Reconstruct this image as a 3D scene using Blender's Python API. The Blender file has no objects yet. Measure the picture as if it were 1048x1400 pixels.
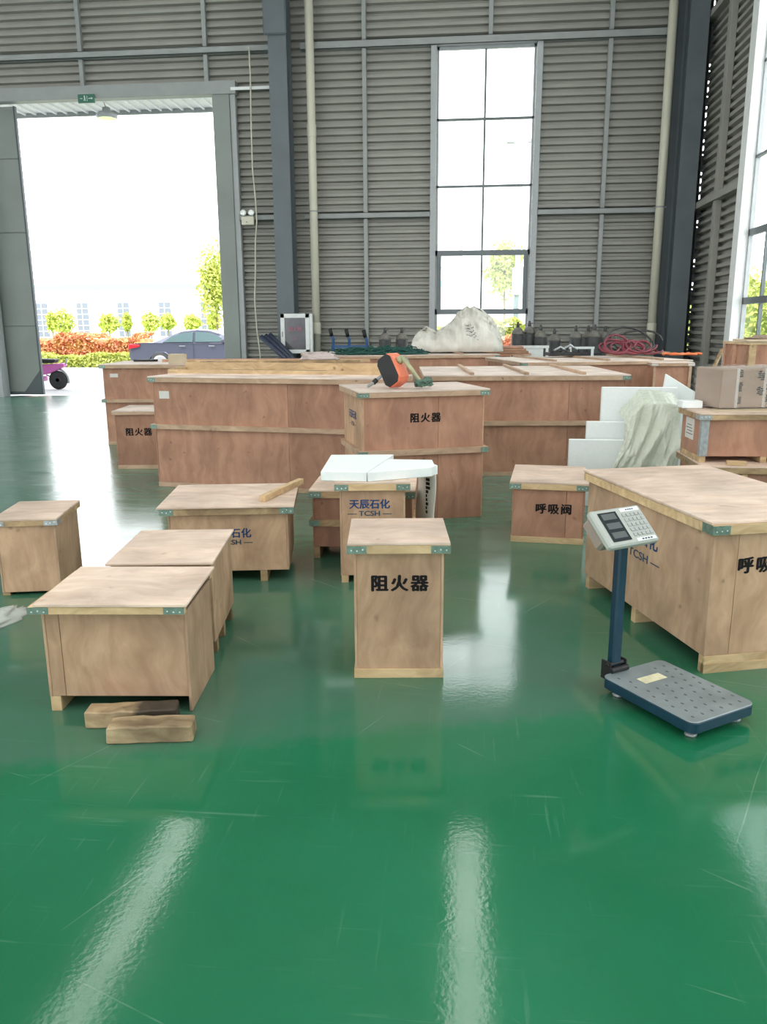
import bpy, math, random
import numpy as np
from mathutils import Matrix, Vector, noise

# ------------------------------------------------------------------ scene, camera, sky, sun, exposure
SC = bpy.context.scene
COL = SC.collection
H = 1.6
F_PX, PITCH, ROLL, YAW = 1087.5, 0.2301, -0.0057, 0.1
_cy, _sy = math.cos(YAW), math.sin(YAW)
_f0, _r0, _u0 = Vector((-_sy, _cy, 0)), Vector((_cy, _sy, 0)), Vector((0, 0, 1))
FWD = _f0 * math.cos(PITCH) - _u0 * math.sin(PITCH)
_up = _f0 * math.sin(PITCH) + _u0 * math.cos(PITCH)
RGT = _r0 * math.cos(ROLL) + _up * math.sin(ROLL)
UPV = -_r0 * math.sin(ROLL) + _up * math.cos(ROLL)
cam_d = bpy.data.cameras.new('camera')
cam_d.sensor_fit = 'VERTICAL'; cam_d.sensor_height = 36.0
cam_d.lens = F_PX / 1400 * 36.0
cam_d.clip_start = 0.05; cam_d.clip_end = 500
cam = bpy.data.objects.new('camera', cam_d); COL.objects.link(cam)
cam.matrix_world = Matrix(((RGT.x, UPV.x, -FWD.x, 0), (RGT.y, UPV.y, -FWD.y, 0), (RGT.z, UPV.z, -FWD.z, H), (0, 0, 0, 1)))
SC.camera = cam

SKY, SUN, STRIP = 3.8, 2.0, 3.4
w = bpy.data.worlds.new('sky'); SC.world = w; w.use_nodes = True
bg = w.node_tree.nodes['Background']
bg.inputs[0].default_value = (0.96, 0.98, 1.0, 1); bg.inputs[1].default_value = SKY
sd = bpy.data.lights.new('sun', 'SUN'); sd.energy = SUN; sd.angle = 0.02; sd.color = (1, .96, .9)
so = bpy.data.objects.new('sun', sd); COL.objects.link(so)
so.rotation_euler = Vector((0.16, 0.6, -0.78)).to_track_quat('-Z', 'Y').to_euler()
ROOF_Z = 10.2
STRIPS = (0.27, -6.55, -13.35)
ADDED_REAR_STRIPS = (3.7, -3.1, -10.0, -17.0)  # extra strips with lamps, added to brighten the hall from above
for sx, wd, ya, yb in [(x, .7, -11, 16.8) for x in STRIPS] + [(x, 1.1, -11, 7.5) for x in ADDED_REAR_STRIPS]:
    # daylight from the roof strips; the rear ones are lamps added for overhead light
    ad = bpy.data.lights.new('roof_strip_lamp', 'AREA'); ad.shape = 'RECTANGLE'; ad.size = wd; ad.size_y = yb - ya
    ad.energy = STRIP * math.pi * wd * (yb - ya); ad.color = (1, .98, .93)
    ao = bpy.data.objects.new('roof_strip_lamp', ad); COL.objects.link(ao); ao.location = (sx, (ya + yb) / 2, ROOF_Z - .06)
SC.view_settings.view_transform = 'Standard'
SC.view_settings.look = 'None'
SC.view_settings.exposure = 0.27
SC.view_settings.gamma = 1.0
SC.view_settings.use_curve_mapping = False
SC.cycles.max_bounces = 8
SC.cycles.diffuse_bounces = 5
SC.cycles.glossy_bounces = 4
SC.cycles.transparent_max_bounces = 12
SC.cycles.sample_clamp_indirect = 6
SC.cycles.caustics_reflective = False
SC.cycles.caustics_refractive = False

R = random.Random(7)
WY, WX = 18.2, 4.75        # inner face of the back wall and of the right wall


def at(px, py, Y):
    """the point at distance Y seen along this direction"""
    v = FWD + RGT * ((px - 524) / F_PX) - UPV * ((py - 700) / F_PX)
    return Vector((0, 0, H)) + v * (Y / v.y)


# ------------------------------------------------------------------ materials
def nt(m):
    m.use_nodes = True
    t = m.node_tree
    return t, t.nodes, t.links, t.nodes['Principled BSDF']


def plain(name, col, rough=0.6, metal=0.0, spec=0.5, var=0.0, scale=8.0, bump=0.0):
    m = bpy.data.materials.new(name); t, N, L, b = nt(m)
    b.inputs['Base Color'].default_value = (*col, 1); b.inputs['Roughness'].default_value = rough
    b.inputs['Metallic'].default_value = metal; b.inputs['Specular IOR Level'].default_value = spec
    if var or bump:
        tc = N.new('ShaderNodeTexCoord'); nz = N.new('ShaderNodeTexNoise'); nz.inputs['Scale'].default_value = scale
        nz.inputs['Detail'].default_value = 5
        L.new(tc.outputs['Object'], nz.inputs['Vector'])
        if var:
            cr = N.new('ShaderNodeValToRGB')
            cr.color_ramp.elements[0].position = .3; cr.color_ramp.elements[1].position = .7
            cr.color_ramp.elements[0].color = (*[c * (1 - var) for c in col], 1)
            cr.color_ramp.elements[1].color = (*[min(1, c * (1 + var)) for c in col], 1)
            L.new(nz.outputs['Fac'], cr.inputs['Fac']); L.new(cr.outputs['Color'], b.inputs['Base Color'])
        if bump:
            bp = N.new('ShaderNodeBump'); bp.inputs['Strength'].default_value = bump; bp.inputs['Distance'].default_value = .01
            L.new(nz.outputs['Fac'], bp.inputs['Height']); L.new(bp.outputs['Normal'], b.inputs['Normal'])
    return m


def wood(name, dark, light, stretch, rough=0.65, speck=0.5, warp=0.35, grime=0.25):
    """sawn or peeled wood: streaks along one axis, broad tone patches, a few dark specks"""
    m = bpy.data.materials.new(name); t, N, L, b = nt(m)
    tc = N.new('ShaderNodeTexCoord'); oi = N.new('ShaderNodeObjectInfo')
    off = N.new('ShaderNodeVectorMath'); off.operation = 'SCALE'; off.inputs[0].default_value = (17, 31, 23)
    L.new(oi.outputs['Random'], off.inputs['Scale'])
    ad = N.new('ShaderNodeVectorMath'); ad.operation = 'ADD'
    L.new(tc.outputs['Object'], ad.inputs[0]); L.new(off.outputs[0], ad.inputs[1])
    wz = N.new('ShaderNodeTexNoise'); wz.inputs['Scale'].default_value = 2.2; wz.inputs['Detail'].default_value = 2
    L.new(ad.outputs[0], wz.inputs['Vector'])
    wm = N.new('ShaderNodeVectorMath'); wm.operation = 'MULTIPLY_ADD'
    wm.inputs[1].default_value = (warp,) * 3
    L.new(wz.outputs['Color'], wm.inputs[0]); L.new(ad.outputs[0], wm.inputs[2])
    mp = N.new('ShaderNodeMapping'); mp.inputs['Scale'].default_value = stretch
    L.new(wm.outputs[0], mp.inputs['Vector'])
    g = N.new('ShaderNodeTexNoise'); g.inputs['Scale'].default_value = 1.0; g.inputs['Detail'].default_value = 6
    g.inputs['Roughness'].default_value = .6
    L.new(mp.outputs[0], g.inputs['Vector'])
    cr = N.new('ShaderNodeValToRGB'); e = cr.color_ramp.elements
    e[0].position = .32; e[1].position = .68; e[0].color = (*dark, 1); e[1].color = (*light, 1)
    L.new(g.outputs['Fac'], cr.inputs['Fac'])
    br = N.new('ShaderNodeTexNoise'); br.inputs['Scale'].default_value = 3.1; br.inputs['Detail'].default_value = 4
    L.new(ad.outputs[0], br.inputs['Vector'])
    mr = N.new('ShaderNodeMapRange'); mr.inputs['From Min'].default_value = .3; mr.inputs['From Max'].default_value = .7
    mr.inputs['To Min'].default_value = 1 - grime; mr.inputs['To Max'].default_value = 1 + grime * .5
    L.new(br.outputs['Fac'], mr.inputs['Value'])
    mx = N.new('ShaderNodeMix'); mx.data_type = 'RGBA'; mx.blend_type = 'MULTIPLY'; mx.inputs['Factor'].default_value = 1
    L.new(cr.outputs['Color'], mx.inputs['A']); L.new(mr.outputs['Result'], mx.inputs['B'])
    vo = N.new('ShaderNodeTexVoronoi'); vo.inputs['Scale'].default_value = 6.5
    L.new(wm.outputs[0], vo.inputs['Vector'])
    sr = N.new('ShaderNodeMapRange'); sr.inputs['From Min'].default_value = .04; sr.inputs['From Max'].default_value = .13
    sr.inputs['To Min'].default_value = speck; sr.inputs['To Max'].default_value = 0.0
    L.new(vo.outputs['Distance'], sr.inputs['Value'])
    m2 = N.new('ShaderNodeMix'); m2.data_type = 'RGBA'; m2.inputs['B'].default_value = (*[c * .35 for c in dark], 1)
    L.new(sr.outputs['Result'], m2.inputs['Factor']); L.new(mx.outputs['Result'], m2.inputs['A'])
    hs = N.new('ShaderNodeHueSaturation')
    hr = N.new('ShaderNodeMapRange'); hr.inputs['To Min'].default_value = .88; hr.inputs['To Max'].default_value = 1.1
    L.new(oi.outputs['Random'], hr.inputs['Value']); L.new(hr.outputs['Result'], hs.inputs['Value'])
    L.new(m2.outputs['Result'], hs.inputs['Color']); L.new(hs.outputs['Color'], b.inputs['Base Color'])
    b.inputs['Roughness'].default_value = rough; b.inputs['Specular IOR Level'].default_value = .3
    bp = N.new('ShaderNodeBump'); bp.inputs['Strength'].default_value = .15; bp.inputs['Distance'].default_value = .004
    L.new(g.outputs['Fac'], bp.inputs['Height']); L.new(bp.outputs['Normal'], b.inputs['Normal'])
    return m


def floor_mat():
    """green epoxy paint: glossy, scuffed, with pale dusty wear and thin scratches"""
    m = bpy.data.materials.new('green_epoxy'); t, N, L, b = nt(m)
    tc = N.new('ShaderNodeTexCoord')

    def nz(scale, detail=4, mapping=None, rot=0, dist=0.0):
        n = N.new('ShaderNodeTexNoise'); n.inputs['Scale'].default_value = scale; n.inputs['Detail'].default_value = detail
        n.inputs['Distortion'].default_value = dist
        if mapping:
            mp = N.new('ShaderNodeMapping'); mp.inputs['Scale'].default_value = mapping; mp.inputs['Rotation'].default_value = (0, 0, rot)
            L.new(tc.outputs['Object'], mp.inputs['Vector']); L.new(mp.outputs[0], n.inputs['Vector'])
        else:
            L.new(tc.outputs['Object'], n.inputs['Vector'])
        return n.outputs['Fac']

    def rng(v, a, b_, c, d):
        r = N.new('ShaderNodeMapRange'); r.inputs['From Min'].default_value = a; r.inputs['From Max'].default_value = b_
        r.inputs['To Min'].default_value = c; r.inputs['To Max'].default_value = d
        L.new(v, r.inputs['Value']); return r.outputs['Result']

    def mix(fac, a, b_):
        x = N.new('ShaderNodeMix'); x.data_type = 'RGBA'
        for v, s in ((fac, 'Factor'), (a, 'A'), (b_, 'B')):
            if isinstance(v, tuple): x.inputs[s].default_value = (*v, 1)
            elif isinstance(v, float): x.inputs[s].default_value = v
            else: L.new(v, x.inputs[s])
        return x.outputs['Result']

    def mul(a, b_):
        x = N.new('ShaderNodeMath'); x.operation = 'MULTIPLY'
        L.new(a, x.inputs[0]); L.new(b_, x.inputs[1]); return x.outputs[0]
    base = mix(rng(nz(.9, 5), .3, .7, 0, 1), (.012, .138, .060), (.018, .182, .088))
    # broad dusty wear
    dust = rng(nz(.42, 6, dist=.6), .52, .78, 0.0, .38)
    base = mix(dust, base, (.16, .24, .19))
    # brushed streaks of two directions
    s1 = rng(nz(1, 5, (2.2, 40, 1), .25), .62, .80, 0, .30)
    s2 = rng(nz(1, 5, (45, 2.6, 1), -.12), .63, .80, 0, .26)
    patch = rng(nz(1.1, 3), .42, .62, 0, 1)
    base = mix(mul(s1, patch), base, (.34, .48, .42))
    base = mix(mul(s2, patch), base, (.34, .48, .42))
    # farther floor is older and dustier than the freshly painted strip, with a ragged edge between
    sx = N.new('ShaderNodeSeparateXYZ'); L.new(tc.outputs['Object'], sx.inputs[0])
    ey = N.new('ShaderNodeMath'); ey.operation = 'MULTIPLY_ADD'; ey.inputs[1].default_value = -.28; L.new(sx.outputs['X'], ey.inputs[0]); L.new(sx.outputs['Y'], ey.inputs[2])
    e2 = N.new('ShaderNodeMath'); e2.operation = 'MULTIPLY_ADD'; e2.inputs[1].default_value = .16; L.new(nz(14, 3), e2.inputs[0]); L.new(ey.outputs[0], e2.inputs[2])
    worn = rng(e2.outputs[0], 3.02, 3.14, 0, 1)
    base = mix(mul(worn, rng(nz(.8, 4, dist=.4), .38, .66, .30, .9)), base, (.085, .165, .122))
    base = mix(mul(rng(sx.outputs['Y'], 4.5, 9.0, 0, 1), rng(nz(1, 5, (1.5, 7, 1), .15), .3, .7, .2, .7)), base, (.17, .27, .24))
    # thin single scratches: lines of bent band patterns, broken up
    for k, (sc, rot, dis) in enumerate(((.45, .5, 1.6), (.36, -.9, 2.2), (.5, 1.9, 1.2))):
        wv = N.new('ShaderNodeTexWave'); wv.inputs['Scale'].default_value = sc; wv.inputs['Distortion'].default_value = dis
        wv.inputs['Detail'].default_value = 2; wv.inputs['Detail Scale'].default_value = .7
        mp = N.new('ShaderNodeMapping'); mp.inputs['Rotation'].default_value = (0, 0, rot); mp.inputs['Location'].default_value = (1.7 * k, 2.3 * k, 0)
        L.new(tc.outputs['Object'], mp.inputs['Vector']); L.new(mp.outputs[0], wv.inputs['Vector'])
        ln = rng(wv.outputs['Fac'], .99985, .99998, 0, 1)
        br = rng(nz(1.3 + .4 * k, 4), .54, .66, 0, .32)
        base = mix(mul(ln, br), base, (.40, .52, .44))
    L.new(base, b.inputs['Base Color'])
    ro = rng(nz(2.2, 6), .3, .7, .05, .12)
    fa = N.new('ShaderNodeMath'); fa.operation = 'MULTIPLY_ADD'; fa.inputs[1].default_value = .16
    older = rng(sx.outputs['Y'], 4.0, 7.5, 0, 1)
    L.new(mul(older, rng(nz(1, 5, (1.2, 9, 1), .2), .3, .7, .5, 1.1)), fa.inputs[0]); L.new(ro, fa.inputs[2])
    L.new(fa.outputs[0], b.inputs['Roughness'])
    b.inputs['Specular IOR Level'].default_value = .58
    bp = N.new('ShaderNodeBump'); bp.inputs['Strength'].default_value = .035; bp.inputs['Distance'].default_value = .01
    L.new(nz(5, 3), bp.inputs['Height'])
    b2 = N.new('ShaderNodeBump'); b2.inputs['Strength'].default_value = .022; b2.inputs['Distance'].default_value = .01
    L.new(nz(60, 3), b2.inputs['Height']); L.new(bp.outputs['Normal'], b2.inputs['Normal'])
    L.new(b2.outputs['Normal'], b.inputs['Normal'])
    return m


def glass_mat():
    m = bpy.data.materials.new('window_glass'); m.use_nodes = True
    t = m.node_tree; N, L = t.nodes, t.links; N.clear()
    o = N.new('ShaderNodeOutputMaterial'); mx = N.new('ShaderNodeMixShader'); tr = N.new('ShaderNodeBsdfTransparent')
    gl = N.new('ShaderNodeBsdfGlossy'); gl.inputs['Roughness'].default_value = .03
    mx.inputs[0].default_value = .06
    tr.inputs['Color'].default_value = (.95, .97, .96, 1)
    L.new(tr.outputs[0], mx.inputs[1]); L.new(gl.outputs[0], mx.inputs[2]); L.new(mx.outputs[0], o.inputs[0])
    return m


def film_mat(name, col, alpha, rough=.22, bump=.5, scale=14):
    m = bpy.data.materials.new(name); t, N, L, b = nt(m)
    b.inputs['Base Color'].default_value = (*col, 1); b.inputs['Roughness'].default_value = rough
    b.inputs['Alpha'].default_value = alpha; b.inputs['Specular IOR Level'].default_value = .6
    tc = N.new('ShaderNodeTexCoord'); nz = N.new('ShaderNodeTexNoise'); nz.inputs['Scale'].default_value = scale
    nz.inputs['Detail'].default_value = 3; nz.inputs['Distortion'].default_value = 1.2
    L.new(tc.outputs['Object'], nz.inputs['Vector'])
    bp = N.new('ShaderNodeBump'); bp.inputs['Strength'].default_value = bump; bp.inputs['Distance'].default_value = .02
    L.new(nz.outputs['Fac'], bp.inputs['Height']); L.new(bp.outputs['Normal'], b.inputs['Normal'])
    return m


def leaf_mat(name, c0, c1):
    m = bpy.data.materials.new(name); t, N, L, b = nt(m)
    tc = N.new('ShaderNodeTexCoord'); nz = N.new('ShaderNodeTexNoise'); nz.inputs['Scale'].default_value = 3.0
    nz.inputs['Detail'].default_value = 8; nz.inputs['Roughness'].default_value = .8
    L.new(tc.outputs['Object'], nz.inputs['Vector'])
    cr = N.new('ShaderNodeValToRGB'); e = cr.color_ramp.elements
    e[0].position = .4; e[1].position = .6; e[0].color = (*c0, 1); e[1].color = (*c1, 1)
    L.new(nz.outputs['Fac'], cr.inputs['Fac']); L.new(cr.outputs['Color'], b.inputs['Base Color'])
    b.inputs['Roughness'].default_value = .6
    return m


M = {}
M['floor'] = floor_mat()
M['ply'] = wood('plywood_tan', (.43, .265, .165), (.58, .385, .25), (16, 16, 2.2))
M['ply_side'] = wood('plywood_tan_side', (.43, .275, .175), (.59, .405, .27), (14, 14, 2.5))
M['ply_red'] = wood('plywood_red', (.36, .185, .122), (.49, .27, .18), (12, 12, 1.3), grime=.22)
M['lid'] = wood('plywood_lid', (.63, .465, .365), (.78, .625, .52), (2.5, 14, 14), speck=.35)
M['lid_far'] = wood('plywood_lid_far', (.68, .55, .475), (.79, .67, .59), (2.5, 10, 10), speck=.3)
M['pine'] = wood('pine_batten', (.52, .35, .19), (.72, .53, .31), (3, 26, 26), speck=.75, grime=.2)
M['pine_far'] = wood('pine_batten_far', (.43, .285, .19), (.58, .41, .285), (3, 22, 22), speck=.7, grime=.2)
M['pine_old'] = wood('old_pine', (.30, .20, .11), (.55, .39, .22), (3, 24, 24), speck=.8, grime=.5)
M['old_block'] = wood('weathered_block', (.26, .175, .10), (.60, .45, .27), (5, 16, 16), speck=.8, grime=.6)


def burnt():
    m = M['old_block'].copy(); m.name = 'weathered_block_burnt'; t = m.node_tree; N, L = t.nodes, t.links; b = N['Principled BSDF']
    src = b.inputs['Base Color'].links[0].from_socket
    tc = N.new('ShaderNodeTexCoord'); nz = N.new('ShaderNodeTexNoise'); nz.inputs['Scale'].default_value = 14
    sx = N.new('ShaderNodeSeparateXYZ'); L.new(tc.outputs['Object'], nz.inputs['Vector']); L.new(tc.outputs['Object'], sx.inputs[0])
    ma = N.new('ShaderNodeMath'); ma.operation = 'MULTIPLY_ADD'; ma.inputs[1].default_value = .16
    L.new(nz.outputs['Fac'], ma.inputs[0]); L.new(sx.outputs['X'], ma.inputs[2])
    r = N.new('ShaderNodeMapRange'); r.inputs['From Min'].default_value = .25; r.inputs['From Max'].default_value = .31; r.inputs['To Max'].default_value = .9
    L.new(ma.outputs[0], r.inputs['Value'])
    x = N.new('ShaderNodeMix'); x.data_type = 'RGBA'; x.inputs['B'].default_value = (.03, .025, .022, 1)
    L.new(r.outputs['Result'], x.inputs['Factor']); L.new(src, x.inputs['A']); L.new(x.outputs['Result'], b.inputs['Base Color'])
    return m


M['burnt_block'] = burnt()
M['plank_red'] = wood('reddish_plank', (.38, .20, .13), (.55, .32, .21), (2, 20, 20))
M['galv'] = plain('galvanised_green', (.17, .26, .215), .45, .5, var=.25, scale=40)
M['galv_grey'] = plain('galvanised_grey', (.36, .39, .40), .45, .5, var=.2, scale=30)
M['nail'] = plain('nail_head', (.75, .75, .72), .35, .8)
M['ink'] = plain('black_stencil_ink', (.008, .007, .008), .7, spec=.2)
M['blue_ink'] = plain('blue_stencil_ink', (.018, .055, .16), .7, spec=.2)
M['dark_ink'] = plain('grey_blue_ink', (.05, .075, .11), .7, spec=.2)
M['clad'] = plain('grey_cladding', (.30, .295, .265), .5, .0, var=.07, scale=1.5)
M['steel'] = plain('painted_steel_grey', (.30, .315, .312), .5, .0, var=.08, scale=3)
M['steel_light'] = plain('painted_steel_light', (.38, .40, .41), .45, var=.06)
M['column'] = plain('column_blue_grey', (.115, .138, .152), .5, var=.1, scale=2)
M['column_dark'] = plain('column_dark', (.075, .09, .10), .5, var=.1, scale=2)
M['cream_pipe'] = plain('cream_plastic', (.62, .60, .49), .4, var=.05, scale=3)
M['white_paint'] = plain('white_paint', (.78, .80, .80), .45, var=.04)
M['frame_dark'] = plain('dark_aluminium', (.13, .15, .16), .4, .2)
M['leaf_panel'] = plain('door_panel_grey', (.245, .27, .255), .5, var=.08, scale=1.2)
M['glass'] = glass_mat()
M['dark_glass'] = plain('dark_cabinet_glass', (.10, .10, .115), .15, var=.3, scale=3)
M['pink_ink'] = plain('faded_red_print', (.33, .10, .15), .5)
M['foam'] = plain('white_foam', (.84, .88, .88), .75, var=.02, scale=30, bump=.05)
M['film'] = film_mat('greenish_film', (.66, .70, .58), .80, .10, .9, 16)
M['film_clear'] = film_mat('clear_film', (.80, .84, .80), .55)
M['shrink'] = film_mat('shrink_wrap', (.75, .72, .70), .16, .1, 1.0, 12)
M['sack'] = plain('woven_sack', (.66, .64, .58), .55, var=.1, scale=7, bump=.7)
M['card'] = plain('cardboard', (.33, .24, .18), .7, var=.12, scale=5)
M['card_pale'] = plain('pale_cardboard', (.58, .47, .33), .7, var=.1, scale=5)
M['paper'] = plain('paper_label', (.66, .64, .60), .6, var=.05, scale=20)
M['scale_blue'] = plain('scale_blue', (.005, .034, .062), .4, var=.15, scale=8)
M['scale_top'] = plain('worn_steel_top', (.25, .295, .31), .42, .25, var=.16, scale=9)
M['scale_head'] = plain('grey_plastic', (.43, .45, .42), .4)
M['head_back'] = plain('taupe_plastic', (.30, .25, .21), .45)
M['lcd_frame'] = plain('lcd_frame', (.03, .035, .04), .15)
M['lcd'] = plain('lcd_window', (.13, .14, .145), .12)
M['key'] = plain('key_grey', (.40, .41, .40), .5)
M['black'] = plain('black_rubber', (.012, .012, .014), .55)
M['sticker'] = plain('yellowed_sticker', (.70, .66, .45), .5, var=.15, scale=30)
M['orange'] = plain('orange_paint', (.84, .22, .12), .4, var=.12, scale=12)
M['olive'] = plain('pale_olive_metal', (.42, .42, .26), .45, .3, var=.15, scale=20)
M['rope'] = plain('dark_green_rope', (.018, .085, .07), .8, var=.4, scale=30)
M['hose_red'] = plain('dark_red_hose', (.16, .018, .032), .45, var=.3, scale=8)
M['hose_black'] = plain('black_hose', (.02, .018, .02), .45)
M['hose_orange'] = plain('orange_hose', (.72, .17, .05), .5)
M['cyl'] = plain('cylinder_grey', (.075, .078, .080), .55, .1, var=.25, scale=7)
M['cyl_top'] = plain('cylinder_dusty_top', (.19, .18, .16), .65, .1, var=.25, scale=9)
M['cart_blue'] = plain('cart_blue', (.03, .10, .26), .45)
M['tube_dark'] = plain('dark_blue_tube', (.03, .04, .075), .4)
M['pole_green'] = plain('sign_green', (.02, .13, .09), .4)
M['sign_white'] = plain('sign_white', (.55, .68, .62), .5)
M['lens'] = plain('lamp_lens', (.75, .77, .75), .12, .3)
M['concrete'] = plain('pale_concrete', (.33, .335, .345), .8, var=.06, scale=.6)
M['bld'] = plain('white_render', (.86, .88, .88), .7)
M['teal'] = plain('teal_band', (.25, .62, .58), .6)
M['bld_win'] = plain('building_window', (.16, .19, .22), .2)
M['car'] = plain('car_grey_blue', (.105, .115, .16), .22, .3, spec=.7)
M['car_glass'] = plain('car_glass', (.10, .16, .17), .08, spec=.8)
M['tyre'] = plain('tyre', (.035, .035, .037), .7)
M['rim'] = plain('alloy', (.55, .56, .58), .3, .7)
M['tail'] = plain('tail_lamp_red', (.65, .02, .03), .2)
M['pink'] = plain('pink_moped_paint', (.58, .14, .44), .3)
M['bark'] = plain('bark', (.25, .19, .13), .8, var=.2)
M['leaf_yel'] = leaf_mat('yellow_green_leaves', (.36, .44, .08), (.62, .64, .18))
M['leaf_red'] = leaf_mat('red_leaves', (.68, .20, .13), (.72, .46, .18))
M['leaf_grn'] = leaf_mat('green_leaves', (.24, .38, .08), (.46, .52, .15))
M['lamp_pole'] = plain('lamp_pole_blue', (.45, .50, .62), .5)


# ------------------------------------------------------------------ mesh helpers
class MB:
    def __init__(s): s.v, s.f = [], []

    def add(s, vs, fs):
        n = len(s.v); s.v += [tuple(v) for v in vs]; s.f += [tuple(i + n for i in f) for f in fs]; return s

    def box(s, x0, y0, z0, x1, y1, z1, mat=None):
        vs = [Vector((x, y, z)) for z in (z0, z1) for y in (y0, y1) for x in (x0, x1)]
        if mat: vs = [mat @ v for v in vs]
        return s.add(vs, [(0, 2, 3, 1), (4, 5, 7, 6), (0, 1, 5, 4), (2, 6, 7, 3), (0, 4, 6, 2), (1, 3, 7, 5)])

    def prism(s, poly, z0, z1, mat=None):
        n = len(poly); vs = [Vector((x, y, z0)) for x, y in poly] + [Vector((x, y, z1)) for x, y in poly]
        if mat: vs = [mat @ v for v in vs]
        return s.add(vs, [tuple(range(n))[::-1], tuple(range(n, 2 * n))] + [(i, (i + 1) % n, n + (i + 1) % n, n + i) for i in range(n)])

    def bar(s, a, b, wd, th, up=(0, 0, 1)):
        a, b = Vector(a), Vector(b); d = (b - a); L = d.length; d.normalize()
        u = Vector(up); sx = d.cross(u)
        if sx.length < 1e-4: sx = d.cross(Vector((1, 0, 0)))
        sx.normalize(); u = sx.cross(d)
        m = Matrix((sx, d, u)).transposed().to_4x4(); m.translation = a
        return s.box(-wd / 2, 0, -th / 2, wd / 2, L, th / 2, m)

    def tube(s, pts, r, n=8, close=False):
        pts = [Vector(p) for p in pts]; k = len(pts); rings = []
        for i, p in enumerate(pts):
            if close: d = pts[(i + 1) % k] - pts[i - 1]
            else: d = pts[min(i + 1, k - 1)] - pts[max(i - 1, 0)]
            d.normalize()
            ref = Vector((0, 0, 1)) if abs(d.z) < .9 else Vector((1, 0, 0))
            a = d.cross(ref).normalized(); b = d.cross(a)
            rr = r[i] if isinstance(r, (list, tuple)) else r
            rings.append([p + (a * math.cos(2 * math.pi * j / n) + b * math.sin(2 * math.pi * j / n)) * rr for j in range(n)])
        vs = [v for q in rings for v in q]; fs = []
        for i in range(k if close else k - 1):
            i2 = (i + 1) % k
            fs += [(i * n + j, i * n + (j + 1) % n, i2 * n + (j + 1) % n, i2 * n + j) for j in range(n)]
        if not close: fs += [tuple(range(n))[::-1], tuple(range((k - 1) * n, k * n))]
        return s.add(vs, fs)

    def lathe(s, prof, n=16, o=(0, 0, 0), mat=None):
        vs = []
        for r, z in prof:
            for j in range(n):
                a = 2 * math.pi * j / n; v = Vector((r * math.cos(a), r * math.sin(a), z))
                if mat: v = mat @ v
                vs.append(v + Vector(o))
        k = len(prof); fs = []
        for i in range(k - 1):
            fs += [(i * n + j, i * n + (j + 1) % n, (i + 1) * n + (j + 1) % n, (i + 1) * n + j) for j in range(n)]
        fs += [tuple(range(n))[::-1], tuple(range((k - 1) * n, k * n))]
        return s.add(vs, fs)

    def build(s, name, mat, parent=None, smooth=False, bevel=0, **props):
        me = bpy.data.meshes.new(name); me.from_pydata(s.v, [], s.f); me.materials.append(mat); me.update()
        if smooth: me.polygons.foreach_set('use_smooth', [True] * len(me.polygons))
        o = bpy.data.objects.new(name, me); COL.objects.link(o)
        if parent: o.parent = parent
        if bevel:
            bm = o.modifiers.new('edge', 'BEVEL'); bm.width = bevel; bm.segments = 1; bm.limit_method = 'ANGLE'
        for k, v in props.items(): o[k] = v
        return o


def tag(o, label, cat, group=None):
    o['label'] = label; o['category'] = cat
    if group: o['group'] = group
    return o


def thing(name, label, cat, loc=(0, 0, 0), rz=0, group=None):
    o = bpy.data.objects.new(name, None); COL.objects.link(o); o.location = loc; o.rotation_euler = (0, 0, rz)
    o.empty_display_size = .2
    return tag(o, label, cat, group)


def struct(o): o['kind'] = 'structure'; return o


def cbox(x0, y0, z0, x1, y1, z1): return MB().box(x0, y0, z0, x1, y1, z1)


def text(name, body, size, mat, parent, loc, face='front', bold=.0, spacing=1.0, label=None, stretch=1.0):
    cu = bpy.data.curves.new(name, 'FONT'); cu.body = body; cu.size = size; cu.align_x = 'CENTER'; cu.align_y = 'CENTER'
    cu.space_character = spacing; cu.resolution_u = 3; cu.extrude = .0003
    tmp = bpy.data.objects.new(name, cu); COL.objects.link(tmp)
    dg = bpy.context.evaluated_depsgraph_get(); dg.update()
    me = bpy.data.meshes.new_from_object(tmp.evaluated_get(dg))
    bpy.data.objects.remove(tmp); bpy.data.curves.remove(cu)
    me.materials.clear(); me.materials.append(mat)
    if len(me.vertices):                                   # centre on the drawn shape
        co = np.empty(len(me.vertices) * 3); me.vertices.foreach_get('co', co); co = co.reshape(-1, 3)
        co[:, 0] -= (co[:, 0].min() + co[:, 0].max()) / 2; co[:, 1] -= (co[:, 1].min() + co[:, 1].max()) / 2
        co[:, 0] *= stretch
        me.vertices.foreach_set('co', co.ravel())
    if bold and len(me.vertices):                          # heavier strokes: the drawn shape laid over itself with tiny shifts
        v0 = [tuple(v.co) for v in me.vertices]; f0 = [tuple(p.vertices) for p in me.polygons]; nv_ = len(v0)
        V, Fc = [], []
        for k, (dx, dy) in enumerate(((-1, 0), (1, 0), (0, .6), (0, -.6), (0, 0))):
            V += [(x + dx * bold, y + dy * bold, z + k * .00001) for x, y, z in v0]; Fc += [tuple(i + k * nv_ for i in f) for f in f0]
        me = bpy.data.meshes.new(name); me.from_pydata(V, [], Fc); me.materials.append(mat)
    o = bpy.data.objects.new(name, me); COL.objects.link(o); o.parent = parent; o.location = loc; o['kind'] = 'stuff'
    o.rotation_euler = {'front': (math.pi / 2, 0, 0), 'left': (math.pi / 2, 0, -math.pi / 2), 'flat': (0, 0, 0)}[face]
    if label: o['label'] = label
    return o


# ------------------------------------------------------------------ the hall
struct(cbox(-22, -16, -.12, 6.2, 18.5, 0).build('floor', M['floor']))
struct(cbox(-80, 18.5, -.14, 60, 130, -.02).build('ground', M['concrete']))
struct(cbox(-10.83, 18.5, -.02, -5.4, 18.8, .0).build('trim_1', M['white_paint']))
PER = .155


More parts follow.
